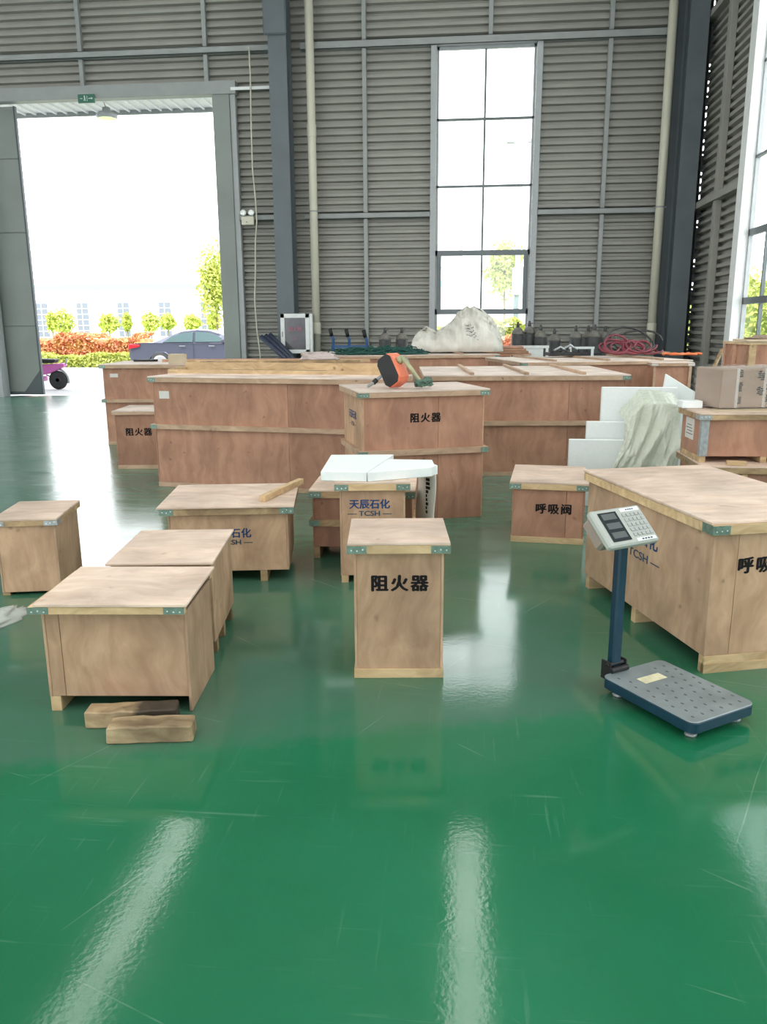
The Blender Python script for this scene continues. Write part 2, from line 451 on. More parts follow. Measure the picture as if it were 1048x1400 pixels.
def corr(mb, a0, a1, z0, z1, place):
    """corrugated sheet: flat proud bands and narrow recessed grooves, from a0 to a1 along the wall"""
    prof = []; k = math.floor(z0 / PER)
    while k * PER < z1:
        b = k * PER
        for dz, d in ((0, 0), (.060, 0), (.080, .085), (.135, .085)):
            prof.append((b + dz, d))
        k += 1
    prof = [p for p in prof if z0 <= p[0] <= z1]
    vs = []
    for z, d in prof: vs += [place(a0, z, d), place(a1, z, d)]
    mb.add(vs, [(2 * i, 2 * i + 1, 2 * i + 3, 2 * i + 2) for i in range(len(prof) - 1)])


back = lambda a, z, d: (a, WY + d, z)
wb = MB()
for a0, a1, z0, z1 in ((-22, -11.2, 0, ROOF_Z), (-11.2, -5.2, 6.5, ROOF_Z), (-5.2, -.72, 0, ROOF_Z), (-.72, 1.44, 7.2, ROOF_Z),
                       (-.72, 1.44, 0, .95), (1.44, WX, 0, ROOF_Z)):
    corr(wb, a0, a1, z0, z1, back)
struct(wb.build('wall_back', M['clad']))
right = lambda a, z, d: (WX + d, a, z)
wr = MB()
WIN2 = (9.6, 14.78)
for a0, a1, z0, z1 in ((WIN2[1] + .2, 17.97, 0, ROOF_Z), (WIN2[0], WIN2[1] + .2, 0, .8), (WIN2[0], WIN2[1] + .2, 7.2, ROOF_Z), (-3, WIN2[0], 0, .8), (-3, WIN2[0], 7.2, ROOF_Z),
                       (4, 7, .8, 7.2), (-3, -1, .8, 7.2), (-16, -3, 0, ROOF_Z)):
    corr(wr, a0, a1, z0, z1, right)
struct(wr.build('wall_right', M['clad']))
left = lambda a, z, d: (-22 - d, a, z)
wl = MB(); corr(wl, -16, 18.2, 0, .9, left); corr(wl, -16, 18.2, 6.8, ROOF_Z, left)
for a in range(-16, 18, 6): corr(wl, a, a + 2.2, .9, 6.8, left)
struct(wl.build('wall_left', M['clad']))
front = lambda a, z, d: (a, -16 - d, z)
wf = MB()
for a0, a1, z0, z1 in ((-22, -20, 0, ROOF_Z), (-20, -11, 8, ROOF_Z), (-11, -9, 0, ROOF_Z), (-9, 3, 8, ROOF_Z), (3, WX, 0, ROOF_Z)):
    corr(wf, a0, a1, z0, z1, front)
struct(wf.build('wall_front', M['clad']))
ce = MB(); rows = sorted([(x, .43, -11.2, 17.0) for x in STRIPS] + [(x, .6, -11.2, 7.7) for x in ADDED_REAR_STRIPS])
edges = [-22.2] + [v for x, h_, a, b in rows for v in (x - h_, x + h_)] + [WX + .3]
for i in range(0, len(edges), 2): ce.box(edges[i], -16.2, ROOF_Z, edges[i + 1], 18.5, ROOF_Z + .08)
sk = MB()
for x, h_, a, b in rows:
    ce.box(x - h_, b, ROOF_Z, x + h_, 18.5, ROOF_Z + .08).box(x - h_, -16.2, ROOF_Z, x + h_, a, ROOF_Z + .08)
    sk.box(x - h_, a, ROOF_Z, x + h_, b, ROOF_Z + .03)
struct(ce.build('ceiling', M['steel_light']))
struct(sk.build('trim_2', M['white_paint']))

# steel girts, posts and lintels of the back wall (each its own piece of the frame)
TR = [2]


def trim(mb, mat, bevel=.006):
    TR[0] += 1
    return struct(mb.build('trim_%d' % TR[0], mat, bevel=bevel))


def channel_x(x0, x1, z, hgt=.13, dep=.16, mat='steel'):
    mb = MB().box(x0, WY - dep, z - hgt / 2, x1, WY, z - hgt / 2 + .012).box(x0, WY - dep, z - hgt / 2, x1, WY - dep + .012, z + hgt / 2)
    mb.box(x0, WY - dep, z + hgt / 2 - .012, x1, WY, z + hgt / 2)
    return trim(mb, M[mat], 0)


channel_x(-22, -4.1, 7.27); channel_x(-3.5, 4.2, 7.27, .15)
channel_x(-4.95, -4.1, 3.92, .12); channel_x(-3.5, -.78, 3.92, .12); channel_x(1.5, 4.2, 3.92, .12)
channel_x(-22, -4.1, 8.75); channel_x(-3.5, 4.2, 8.75)
trim(cbox(-12.2, WY - .2, 6.40, -4.9, WY + .04, 6.66), M['steel'])                    # door lintel
trim(cbox(-5.0, WY - .22, 6.46, -4.1, WY - .2, 6.52), M['white_paint'], 0)
for x, z0, z1 in ((-2.17, 0, 3.86), (-2.17, 3.98, 7.2), (-2.17, 7.35, 8.7), (2.84, 0, 3.86), (2.84, 3.98, 7.2), (2.84, 7.35, 8.7),
                  (.43, 7.35, 8.7), (-8.3, 6.66, 7.2), (-8.3, 7.34, 8.7), (-5.55, 6.66, 7.2), (-5.55, 7.34, 8.7)):
    trim(MB().box(x - .045, WY - .1, z0, x + .045, WY, z1), M['steel'])
trim(cbox(-5.42, WY - .18, 0, -5.05, WY + .5, 6.40), M['leaf_panel'])                 # right jamb of the door opening
trim(cbox(-5.05, WY - .14, 0, -4.93, WY, 6.46), M['steel_light'])
trim(cbox(-11.5, WY - .2, 0, -10.83, WY + .1, 6.40), M['steel_light'])                # left jamb
trim(cbox(-.78, WY - .12, 0, -.66, WY + .02, 7.2), M['steel_light'])
trim(cbox(1.38, WY - .12, 0, 1.50, WY + .02, 7.2), M['steel_light'])

# columns
cl = MB().box(-4.08, 17.62, 0, -3.7, 17.64, ROOF_Z).box(-3.94, 17.64, 0, -3.84, 18.1, ROOF_Z).box(-4.08, 18.08, 0, -3.7, 18.1, ROOF_Z)
struct(cl.build('column_1', M['column']))
kn = MB().box(-4.16, 17.56, 7.35, -3.68, 17.62, 9.2)
trim(kn, M['column'], .05)
cr_ = MB().box(4.22, 17.55, 0, 4.58, 17.57, ROOF_Z).box(4.28, 17.57, 0, 4.5, 18.05, ROOF_Z).box(4.2, 18.05, 0, 4.66, 18.1, ROOF_Z)
struct(cr_.build('column_2', M['column']))
trim(cbox(4.0, 18.02, 0, 4.22, 18.18, ROOF_Z), M['column_dark'], 0)
trim(cbox(WX - .012, 17.97, 0, WX, 18.25, ROOF_Z), M['column_dark'], 0)
trim(cbox(WX + .030, 17.95, 0, WX + .092, 17.99, ROOF_Z), M['column_dark'], 0)  # outer plate added to narrow the daylight slits at the corner
pl = MB(); rr = random.Random(31)
for k in range(66):
    if rr.random() < .45: pl.box(WX - .001, 17.975, k * PER - .03, WX + .031, 18.0, k * PER + .13)  # plugs added to block daylight at some groove ends
trim(pl, M['column_dark'], 0)
# right wall girts and posts
for z in (3.92, 7.4):
    trim(MB().box(WX - .15, WIN2[1] + .3, z - .06, WX, 17.9, z + .06), M['clad'], 0)
for y, z0, z1 in ((16.45, 0, 3.86), (16.45, 3.98, 7.34), (16.45, 7.46, ROOF_Z)):
    trim(MB().box(WX - .11, y - .1, z0, WX, y + .1, z1), M['clad'])
trim(cbox(WX - .14, WIN2[1], 0, WX + .10, WIN2[1] + .3, 8.6), M['white_paint'])


# windows: frame, mullions, transoms and every pane
def window(name, place, a0, a1, mull, z0, z1, bars, frame_mat, thick):
    fr = MB()
    for p in ((a0, z0, a0 + .05, z1), (a1 - .05, z0, a1, z1), (a0, z0, a1, z0 + .06), (a0, z1 - .06, a1, z1)):
        fr.box(*place(p[0], p[1], 0), *place(p[2], p[3], .07))
    w_ = struct(fr.build(name, frame_mat))
    for m in mull: cbox(*place(m - .022, z0, .005), *place(m + .022, z1, .06)).build('mullion', M['frame_dark'], w_)
    for z in bars: cbox(*place(a0, z - (.055 if z in thick else .022), .0), *place(a1, z + (.055 if z in thick else .022), .065)).build('transom', M['frame_dark'], w_)
    aa = [a0] + list(mull) + [a1]; zz = [z0] + list(bars) + [z1]
    for i in range(len(aa) - 1):
        for j in range(len(zz) - 1):
            cbox(*place(aa[i] + .02, zz[j] + .02, .030), *place(aa[i + 1] - .02, zz[j + 1] - .02, .036)).build('pane', M['glass'], w_)
    return w_


w1 = window('window_1', lambda a, z, d: (a, WY + .02 + d, z), -.66, 1.38, [.35], .95, 7.2, [1.89, 3.13, 4.49, 5.81], M['steel_light'], (1.89, 3.13))
sash = MB()
for a, b in ((-.62, -.53), (1.25, 1.34)): sash.box(a, WY + .01, 1.89, b, WY + .05, 3.13)
sash.build('sash', M['frame_dark'], w1)
window('window_2', lambda a, z, d: (WX + .02 + d, a, z), WIN2[0], WIN2[1], [13.95, 13.1, 12.2, 11.3, 10.4], .8, 7.2, [1.98, 3.1, 4.3, 5.75], M['steel_light'], (1.98, 3.1))
window('window_3', lambda a, z, d: (WX + .02 + d, a, z), 7, 9.6, [7.85, 8.7], .8, 7.2, [1.98, 3.1, 4.3, 5.75], M['steel_light'], (1.98, 3.1))
window('window_4', lambda a, z, d: (WX + .02 + d, a, z), -1, 4, [0, 1, 2, 3], .8, 7.2, [1.98, 3.1, 4.3, 5.75], M['steel_light'], (1.98, 3.1))

# folding door leaf standing at the left of the opening
dl = struct(cbox(-12.3, 18.42, .03, -10.06, 18.44, 6.4).build('door_1', M['leaf_panel']))
for z0, z1 in ((.10, 1.62), (1.64, 3.72), (3.74, 5.3), (5.32, 6.36)):
    cbox(-12.25, 18.395, z0, -10.08, 18.42, z1).build('panel', M['leaf_panel'], dl, bevel=.006)
cbox(-10.08, 18.38, .03, -10.04, 18.46, 6.4).build('edge_strip', M['column_dark'], dl)
cbox(-12.3, 18.385, .03, -10.06, 18.395, .10).build('bottom_rail', M['column_dark'], dl)
MB().prism([(-10.5, .10), (-10.06, .10), (-10.06, .62)], 0, .02, Matrix(((1, 0, 0, 0), (0, 0, -1, 18.39), (0, 1, 0, 0), (0, 0, 0, 1)))).build('corner_plate', M['column_dark'], dl)
# canopy over the door outside
cn = struct(cbox(-13, 18.5, 6.72, -3.5, 20.3, 6.80).build('door_canopy', M['white_paint']))
for i in range(36): cbox(-12.95 + i * .265, 18.5, 6.67, -12.91 + i * .265, 20.28, 6.72).build('rib', M['white_paint'], cn)
cbox(-13, 20.28, 6.62, -3.5, 20.34, 6.82).build('fascia', M['steel_light'], cn)

# ------------------------------------------------------------------ fittings on the walls
p = at(146, 160, 19.4)
t = thing('canopy_lamp', 'grey disc lamp hanging under the canopy outside the open door', 'lamp', (p.x, p.y, p.z))
MB().lathe([(.02, -.02), (.22, -.02), (.25, .01), (.23, .06), (.10, .12), (.09, .2), (.03, .22)], 24).build('shade', M['steel_light'], t, True)
MB().lathe([(.2, -.035), (.2, -.02)], 24).build('diffuser', M['lens'], t)
MB().tube([(0, 0, .2), (-.05, 0, 6.68 - p.z)], .012).build('stem', M['steel'], t)

p = at(118, 135, 17.95)
t = thing('exit_sign', 'small dark green running-man exit sign above the open doorway', 'sign', (p.x, 17.95, p.z))
cbox(-.18, -.02, -.085, .18, .02, .085).build('plate', M['pole_green'], t)
sg = MB()
K = Matrix.Rotation(math.pi / 2, 4, 'X'); K.translation = (0, -.022, 0)
sg.prism([(-.03 + .016 * math.cos(a), .045 + .016 * math.sin(a)) for a in [i * math.pi / 4 for i in range(8)]], 0, .001, K)   # head
sg.prism([(-.045, .025), (-.015, .03), (-.012, -.01), (-.035, -.015)], 0, .001, K)
sg.prism([(-.035, -.01), (-.02, -.01), (-.005, -.05), (-.02, -.05)], 0, .001, K)
sg.prism([(-.037, -.012), (-.022, -.012), (-.045, -.045), (-.06, -.04)], 0, .001, K)
sg.prism([(.02, -.055), (.03, -.055), (.03, .055), (.02, .055)], 0, .001, K)
sg.prism([(.055, .008), (.12, .008), (.12, -.008), (.055, -.008)], 0, .001, K)
sg.prism([(.12, .025), (.155, 0), (.12, -.025)], 0, .001, K)
sg.prism([(-.13, .006), (-.075, .006), (-.075, -.006), (-.13, -.006)], 0, .001, K)
sg.build('pictogram', M['sign_white'], t)

p = at(338.5, 301, 18.0)
t = thing('emergency_light', 'white emergency light box with two round lamps beside the door', 'emergency light', (p.x, 18.03, p.z))
cbox(-.14, -.05, -.10, .14, .01, .08).build('housing', M['cream_pipe'], t, bevel=.01)
for s in (-.09, .09):
    K = Matrix.Rotation(math.pi / 2, 4, 'X')
    MB().lathe([(.03, -.03), (.065, .0), (.07, .04), (.055, .05)], 16, (s, -.02, .15), K).build('lamp_head', M['lens'], t, True)
cbox(-.03, -.052, -.05, -.01, -.05, -.03).build('indicator', M['black'], t)

pts = [at(x, y, 17.95) for x, y in ((340, 64), (342, 100), (343, 160), (345, 230), (349, 270), (351, 302), (349, 330), (349, 370), (348, 410), (351, 450), (356, 488))]
pts.append(Vector((pts[-1].x, 17.95, .6)))
tag(MB().tube(pts, .016, 6).build('hanging_cable', M['cream_pipe'], smooth=True), 'thin pale cable hanging down the cladding beside the emergency light', 'cable')


def pipe(x, y, label, joints, brackets):
    t = thing('drain_pipe', label, 'pipe', (x, y, 0))
    MB().lathe([(.088, .02), (.088, ROOF_Z - .02)], 20).build('pipe', M['cream_pipe'], t, True)
    for z in joints: MB().lathe([(.098, z - .12), (.1, z - .11), (.1, z + .11), (.098, z + .12)], 20).build('coupling', M['cream_pipe'], t, True)
    for z in brackets: MB().lathe([(.094, z - .015), (.094, z + .015)], 20).box(-.13, -.01, z - .012, .13, .01, z + .012).build('bracket', M['steel'], t)


pipe(-3.27, 17.9, 'cream drain pipe running up beside the white cabinet', (1.55, 5.6), (4.0,))
pipe(3.97, 17.9, 'cream drain pipe running up beside the dark corner column', (1.5,), (3.95,))

a, b = at(383, 429, 17.5), at(424, 483, 17.5)
t = thing('fire_cabinet', 'white framed cabinet with a dark glass door at the column', 'cabinet', ((a.x + b.x) / 2, 17.5, b.z))
cw, ch = (b.x - a.x) / 2, a.z - b.z
cbox(-cw + .02, .0, 0, cw + .06, .11, ch).build('case', M['white_paint'], t, bevel=.008)
fr = MB()
for q in ((-cw, 0, -cw + .09, ch), (cw - .09, 0, cw, ch), (-cw, 0, cw, .08), (-cw, ch - .09, cw, ch)): fr.box(q[0], -.03, q[1], q[2], 0, q[3])
fr.build('door_frame', M['white_paint'], t, bevel=.005)
cbox(-cw + .09, -.012, .08, cw - .09, -.004, ch - .09).build('glass', M['dark_glass'], t)
cbox(-cw + .03, -.045, ch * .42, -cw + .05, -.03, ch * .55).build('handle', M['steel'], t)
text('lettering', '消火栓', .10, M['pink_ink'], t, (0, -.014, ch * .62), bold=.003, label='faded red characters')
text('lettering', '119', .07, M['pink_ink'], t, (-.02, -.014, ch * .36), label='faded red number')

sp = at(372, 474, 17.1)
t = thing('tube_bundle', 'dark blue tubes leaning left of the white cabinet', 'tubes', (sp.x, 17.1, 0))
for k in range(3):
    a, b = at(356 + k * 5, 460 - k * 1.5, 17.1), at(389 + k * 3, 489 - k * 2, 17.1)
    MB().tube([(a.x - sp.x, k * .06, a.z), (b.x - sp.x, k * .06, b.z), (b.x - sp.x + .55, k * .06, .05)], .055, 8).build('tube', M['tube_dark'], t, True)

t = thing('hand_cart', 'blue steel cart with upright dark-gripped handles against the cladding', 'cart', (0, 17.3, 0))
for px, ty in ((455, 449), (477, 450), (501, 451)):
    a = at(px, ty + 14, 17.3); b = at(px - 2, ty, 17.3)
    MB().tube([(a.x, 0, .2), (a.x, 0, a.z), (b.x, -.02, b.z - .12)], .032, 8).build('upright', M['cart_blue'], t, True)
    MB().tube([(b.x + .005, -.02, b.z - .16), (b.x - .03, -.03, b.z)], .04, 8).build('grip', M['black'], t, True)
a = at(453, 474, 17.3); b = at(503, 474, 17.3)
cbox(a.x, -.02, a.z - .03, b.x, .02, a.z + .03).build('rail', M['cart_blue'], t)
cbox(a.x, -.25, .14, b.x, .25, .2).build('deck', M['cart_blue'], t)
for x in (a.x + .1, b.x - .1):
    for y in (-.2, .2):
        MB().lathe([(.07, -.02), (.07, .02)], 14, (x, y, .07), Matrix.Rotation(math.pi / 2, 4, 'X')).build('wheel', M['tyre'], t)


# gas cylinders by the wall
def cyl(px, Y, top, label, r=.128):
    x = at(px, 470, Y).x
    t = thing('gas_cylinder', label, 'gas cylinder', (x, Y, 0), group='gas cylinders along the back wall')
    MB().lathe([(r * .9, 0), (r, .03), (r, top - .25)], 20).build('body', M['cyl'], t, True)
    MB().lathe([(r, top - .25), (r * .97, top - .22), (r * .80, top - .17), (r * .5, top - .125), (r * .36, top - .11)], 20).build('shoulder', M['cyl_top'], t, True)
    MB().lathe([(.034, top - .13), (.034, top - .05), (.022, top - .03), (.022, top)], 10).build('valve', M['cyl'], t, True)
    MB().tube([(0, 0, top - .045), (.07, -.02, top - .05)], .014, 6).build('outlet', M['cyl_top'], t)
    return t


cyl(526, 17.2, 1.56, 'dark gas cylinder nearest the blue cart')
cyl(549, 17.25, 1.56, 'dark gas cylinder between blue cart end and white sacks')
cyl(707, 16.9, 1.66, 'dusty topped gas cylinder standing closest to the window')
cyl(722.5, 17.05, 1.68, 'tallest gas cylinder, second from the window')
cyl(738, 16.9, 1.60, 'third gas cylinder from the window behind the white rail')
cyl(757, 17.1, 1.52, 'short dark gas cylinder, last of the group by the window')
cyl(786, 17.0, 1.58, 'gas cylinder first in the group before the right wall post')
cyl(803, 17.2, 1.58, 'gas cylinder in the middle of the group by the wall post')
cyl(812, 16.9, 1.60, 'gas cylinder pressed against its neighbour at the wall post')
cyl(826, 17.1, 1.57, 'gas cylinder beside the looping hoses')
for n_, (x0, x1, y0, y1) in enumerate(((700, 750, 472.5, 476), (778, 812, 474, 477))):
    a, b = at(x0, y0, 16.6), at(x1, y1, 16.6)
    t = thing('cylinder_rail', ('white rail with a white panel in front of the cylinders by the window', 'short white rail in front of the cylinders near the hoses')[n_], 'rail', (a.x, 16.6, 0))
    cbox(0, -.03, b.z, b.x - a.x, .03, a.z).build('crossbar', M['white_paint'], t)
    for x in (.02, b.x - a.x - .06): cbox(x, -.02, 0, x + .05, .02, b.z).build('leg', M['white_paint'], t)
    if n_ == 0: cbox(.2, -.012, .55, .62, .012, b.z).build('panel', M['white_paint'], t)


# ------------------------------------------------------------------ crates
def crate(label, x, y, rot, W, D, T, lt, o, z0=0, base='plinth', leg=.08, mid=None, mats=('ply', 'ply_side', 'lid', 'pine'), oL=None, oR=None,
          bracket='galv', board=(0, 0, 0, 0), legs=(0, .5, 1), across=False, posts=(), seam=None, oldleg=False, strips=(), boardlift=0, bev=.0015, side_down=False):
    t = thing('wooden_crate', label, 'crate', (x, y, z0), rot, 'plywood crates')
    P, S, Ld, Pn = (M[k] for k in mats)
    oL = o if oL is None else oL; oR = o if oR is None else oR
    x0, x1, y0, y1 = oL, W - oR, o, D - o
    zt = T - lt
    zb = leg if base == 'skid' else (.045 if base == 'plinth' else .0)
    th = .012
    # front panel set between the two sides, so the sides' edges show
    if seam:
        xs_ = x0 + th + (x1 - x0 - 2 * th) * seam
        cbox(x0 + th, y0 + .003, zb, xs_ - .001, y0 + th, zt).build('front_panel', P, t, bevel=bev)
        cbox(xs_ + .001, y0 + .003, zb, x1 - th, y0 + th, zt).build('front_panel', P, t, bevel=bev)
    else:
        cbox(x0 + th, y0 + .003, zb, x1 - th, y0 + th, zt).build('front_panel', P, t, bevel=bev)
    cbox(x0, y0, zb, x0 + th, y1, zt).build('side_panel', S, t, bevel=bev)
    cbox(x1 - th, y0, 0.002 if side_down else zb, x1, y1, zt).build('side_panel', S, t, bevel=bev)
    cbox(x0 + th, y1 - th, zb, x1 - th, y1, zt).build('back_panel', P, t)
    cbox(x0 + th, y0 + th, zb, x1 - th, y1 - th, zb + .012).build('bottom_panel', P, t)
    for q in posts:                                          # vertical battens on the front
        cbox(x0 + q[0], y0 - .018, zb, x0 + q[1], y0 + .002, zt).build('post', Pn, t, bevel=bev)
    bl = .012
    q = board
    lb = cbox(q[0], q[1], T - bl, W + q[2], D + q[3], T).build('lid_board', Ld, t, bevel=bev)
    if boardlift:
        for v in lb.data.vertices:
            if v.co.y > D * .5: v.co.z += boardlift
    zl = T - bl - .0008
    for a in ((0, 0, W, o), (0, D - o, W, D), (0, o, oL, D - o), (W - oR, o, W, D - o)):
        if a[2] - a[0] > .004 and a[3] - a[1] > .004:
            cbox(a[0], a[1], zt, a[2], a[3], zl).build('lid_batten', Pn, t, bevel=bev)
    if bracket:
        hb = zl - zt
        for sx in (0, 1):
            mb = MB(); L_ = min(.085, W * .2)
            xx = (0, L_) if sx == 0 else (W - L_, W)
            mb.box(xx[0], -.0022, zt + hb * .06, xx[1], -.0002, zl - hb * .04)
            e0 = (-.0022, -.0002) if sx == 0 else (W + .0002, W + .0022)
            if (sx == 0 and oL > .004) or (sx == 1 and oR > .004):
                mb.box(e0[0], -.002, zt + hb * .06, e0[1], L_, zl - hb * .04)
            cbk = mb.build('corner_bracket', M[bracket], t)
            nb = MB()
            for k in range(3):
                xn = xx[0] + L_ * (.2 + .3 * k); zn = zt + hb * (.35 + .3 * R.random())
                nb.box(xn - .003, -.004, zn - .003, xn + .003, -.0022, zn + .003)
            nb.build('nail_heads', M['nail'], cbk)
    if mid:
        hm = .048
        for a in ((0, 0, W, o), (0, o, oL, D - o), (W - oR, o, W, D - o)):
            if a[2] - a[0] > .004: cbox(a[0], a[1], mid - hm / 2, a[2], a[3], mid + hm / 2).build('mid_batten', Pn, t, bevel=bev)
        for sx in (0, 1):
            xx = (0, .07) if sx == 0 else (W - .07, W)
            e0 = (-.002, -.0002) if sx == 0 else (W + .0002, W + .002)
            MB().box(xx[0], -.002, mid - hm * .42, xx[1], -.0002, mid + hm * .42).box(e0[0], -.002, mid - hm * .42, e0[1], .07, mid + hm * .42).build('corner_bracket', M[bracket or 'galv'], t)
    if base == 'plinth':
        e = .004
        for a in ((x0 - e, y0 - e, x1 + e, y0 + .02), (x0 - e, y1 - .02, x1 + e, y1 + e), (x0 - e, y0 + .02, x0 + .02, y1 - .02), (x1 - .02, y0 + .02, x1 + e, y1 - .02)):
            cbox(a[0], a[1], 0, a[2], a[3], zb).build('base_batten', Pn, t, bevel=bev)
    if base == 'skid':
        lw = .045
        for f in legs:
            if across:
                yy = y0 + (y1 - y0 - lw) * f
                cbox(x0 + .004, yy, 0, x1 - .004, yy + lw, leg - .001).build('skid', M['pine_old'] if oldleg else Pn, t, bevel=bev)
            else:
                xx = x0 + (x1 - x0 - lw) * f
                cbox(xx, y0 + .004, 0, xx + lw, y1 - .004, leg - .001).build('skid', M['pine_old'] if oldleg else Pn, t, bevel=bev)
    for f in strips:
        cbox(W * f - .02, .0, T + .0005, W * f + .02, D, T + .028).build('top_strip', Pn, t, bevel=bev)
    return t


RED = ('ply_red', 'ply_red', 'lid_far', 'pine_far')
# centre front, tall
c1 = crate('tall narrow crate with black stencilled characters alone in the middle of the floor', -.502, 3.381, .097, .459, .465, .659, .052, .026)
text('lettering', '阻火器', .082, M['ink'], c1, (.235, .026 + .0015, .462), bold=.0038, spacing=1.22, label='black stencilled characters')
# front left and the one behind it
c2 = crate('low wide crate with two weathered blocks lying in front of it', -1.764, 2.926, .083, .645, .50, .497, .045, .037, base='skid', leg=.07, oR=.0015,
           board=(.025, -.004, .012, .012), legs=(0,), boardlift=.004, seam=.1, side_down=True)
c3 = crate('low crate half hidden behind the crate with the weathered blocks', -1.665, 3.505, .125, .475, .62, .504, .024, .022, base='skid', leg=.08, oR=.002, bracket=None,
           board=(-.02, -.022, .015, 0), across=True, legs=(.12, .5, .96), oldleg=True)
c4 = crate('crate with reddish lid cut off by the left edge of the photo', -2.80, 4.357, .2, .386, .52, .484, .046, .018, base='skid', leg=.02, legs=(0, 1), mats=('ply', 'ply_side', 'lid', 'pine_old'), bracket='galv_grey')
c5 = crate('low crate with a loose wooden stick lying on its lid', -1.866, 4.65, .159, .829, .72, .51, .058, .04, base='skid', leg=.075, legs=(0, .80), mats=('ply', 'ply_side', 'lid', 'pine_old'), board=(-.015, -.015, .005, 0))
text('lettering', '天辰石化', .066, M['blue_ink'], c5, (.425, .0415, .325), bold=.0018, label='blue stencilled characters')
text('lettering', '— TCSH —', .045, M['dark_ink'], c5, (.425, .0415, .265), bold=.0015, stretch=1.2, label='dark stencilled letters')
c6 = crate('narrow crate with blue lettering under the white foam slabs', -.781, 4.766, .115, .466, .48, .66, .055, .028, base='skid', leg=.05, legs=(.01, .5, .99), bracket='galv')
text('lettering', '天辰石化', .064, M['blue_ink'], c6, (.215, .0295, .515), bold=.0022, label='blue stencilled characters')
text('lettering', '— TCSH —', .045, M['dark_ink'], c6, (.215, .0295, .455), bold=.0015, stretch=1.2, label='dark stencilled letters')
c7 = crate('old dark crate with a mid band behind the foam-topped narrow crate', -1.052, 5.314, .032, .735, .53, .498, .06, .02, base='skid', leg=.085, legs=(0, .5, 1), mid=.26, mats=('ply_red', 'ply_red', 'lid', 'pine_old'), oldleg=True)
c8 = crate('big two-tier crate with the orange machine on its lid', -.824, 6.307, .336, 1.106, .86, 1.091, .054, .036, mid=.585, mats=('ply_red', 'ply', 'lid_far', 'pine_far'), base='none', seam=.62)
text('lettering', '阻火器', .082, M['ink'], c8, (.565, .0375, .865), bold=.0036, spacing=1.22, label='black stencilled characters')
text('lettering', '天辰石化', .075, M['blue_ink'], c8, (.0345, .43, .87), 'left', bold=.0015, label='blue stencilled characters')
text('lettering', '— TCSH —', .05, M['dark_ink'], c8, (.0345, .43, .79), 'left', label='dark stencilled letters')
c9 = crate('long two-tier crate with an upturned lid on top, left of the orange machine', -3.14, 7.763, -.155, 2.55, .72, 1.122, .058, .032, mid=.62, mats=RED, seam=.58)
cbox(.10, .0335, .90, .21, .035, .975).build('paper_label', M['paper'], c9)
c10 = crate('small crate with black characters tucked left of the crate with the upturned lid', -3.977, 8.715, .112, .9, .7, .671, .045, .024, mats=RED, bracket=None)
text('lettering', '阻火器', .095, M['ink'], c10, (.29, .0255, .43), bold=.0038, spacing=1.2, label='black stencilled characters')
c11 = crate('long two-tier crate nearest the open door with loose planks on it', -4.953, 10.582, .096, 3.1, 1.2, 1.107, .055, .036, mid=.61, mats=RED, seam=.4)
cbox(.13, .0375, .93, .24, .039, .98).build('paper_label', M['paper'], c11)
c12 = crate('long crate with three lid strips right of the orange machine', -.418, 8.502, .08, 2.175, 1.9, 1.086, .058, .04, mid=.575, mats=RED, strips=(.235, .50, .775), seam=.72)
c13 = crate('long crate under the pile of green rope and white sacks', -2.56, 13.05, .24, 3.26, 2.3, 1.12, .055, .03, mats=RED, strips=(.80,), mid=.6)
c14 = crate('wide crate with lid strips in front of the gas cylinders', .80, 11.3, .253, 2.54, 1.85, 1.10, .055, .036, mats=RED, strips=(.19, .50, .815))
c15 = crate('narrow crate standing against the wide crate before the cylinders', 2.56, 11.36, .02, .57, .26, 1.09, .05, .03, mats=RED, bracket='nail', posts=((0, .03), (.47, .51)))
c16 = crate('small crate with black characters behind the scale', .356, 5.876, -.112, .571, .76, .467, .056, .021, mats=('ply_red', 'ply_red', 'lid', 'pine'), base='plinth', seam=.76)
text('lettering', '呼吸阀', .084, M['ink'], c16, (.325, .0225, .265), bold=.0034, spacing=1.2, label='black stencilled characters')
c17 = crate('large crate on skids beside the scale with lettering on two faces', 1.121, 3.567, .28, .80, 1.367, .735, .060, .024, base='skid', leg=.085, across=True, legs=(.0, .52, .985), seam=.16,
            board=(-.004, .01, .01, .01), boardlift=.003)
cbox(.028, .020, 0, .79, .06, .045).build('base_batten', M['pine'], c17)
text('lettering', '呼吸阀', .084, M['ink'], c17, (.29, .0255, .52), bold=.0038, spacing=1.22, label='black stencilled characters')
text('lettering', '天辰石化', .098, M['blue_ink'], c17, (.0225, .69, .50), 'left', bold=.0024, label='blue stencilled characters')
text('lettering', '— TCSH —', .062, M['dark_ink'], c17, (.0225, .69, .39), 'left', bold=.0018, stretch=1.4, label='dark stencilled letters')
c19 = crate('lower crate of the stack by the white foam, mostly hidden', 1.70, 5.75, .0, 1.3, .75, .62, .055, .03, mats=('ply_red', 'ply_red', 'lid', 'pine_old'), bracket=None, posts=((.24, .28),))
c18 = crate('upper crate of the stack carrying the shrink-wrapped carton', 1.68, 5.87, .03, 1.3, .53, .36, .05, .03, z0=.6205, base='skid', leg=.045, legs=(.0, .36, .66, .97),
            mats=('ply_red', 'ply_red', 'lid', 'pine_old'), bracket='galv_grey', oldleg=True)
cpm = MB().box(.028, .028, .045, .082, .030, .31).box(.026, .028, .045, .0285, .07, .31)
cpm.build('corner_strip', M['galv_grey'], c18)
cbox(.0275, .20, .14, .0295, .40, .295).build('paper_label', M['paper'], c18)
ml = MB()
for k in range(4): ml.box(.0268, .22 + .01 * k, .175 + k * .022, .0274, .38 - .025 * (k % 2), .180 + k * .022)
ml.build('label_print', M['dark_ink'], c18)
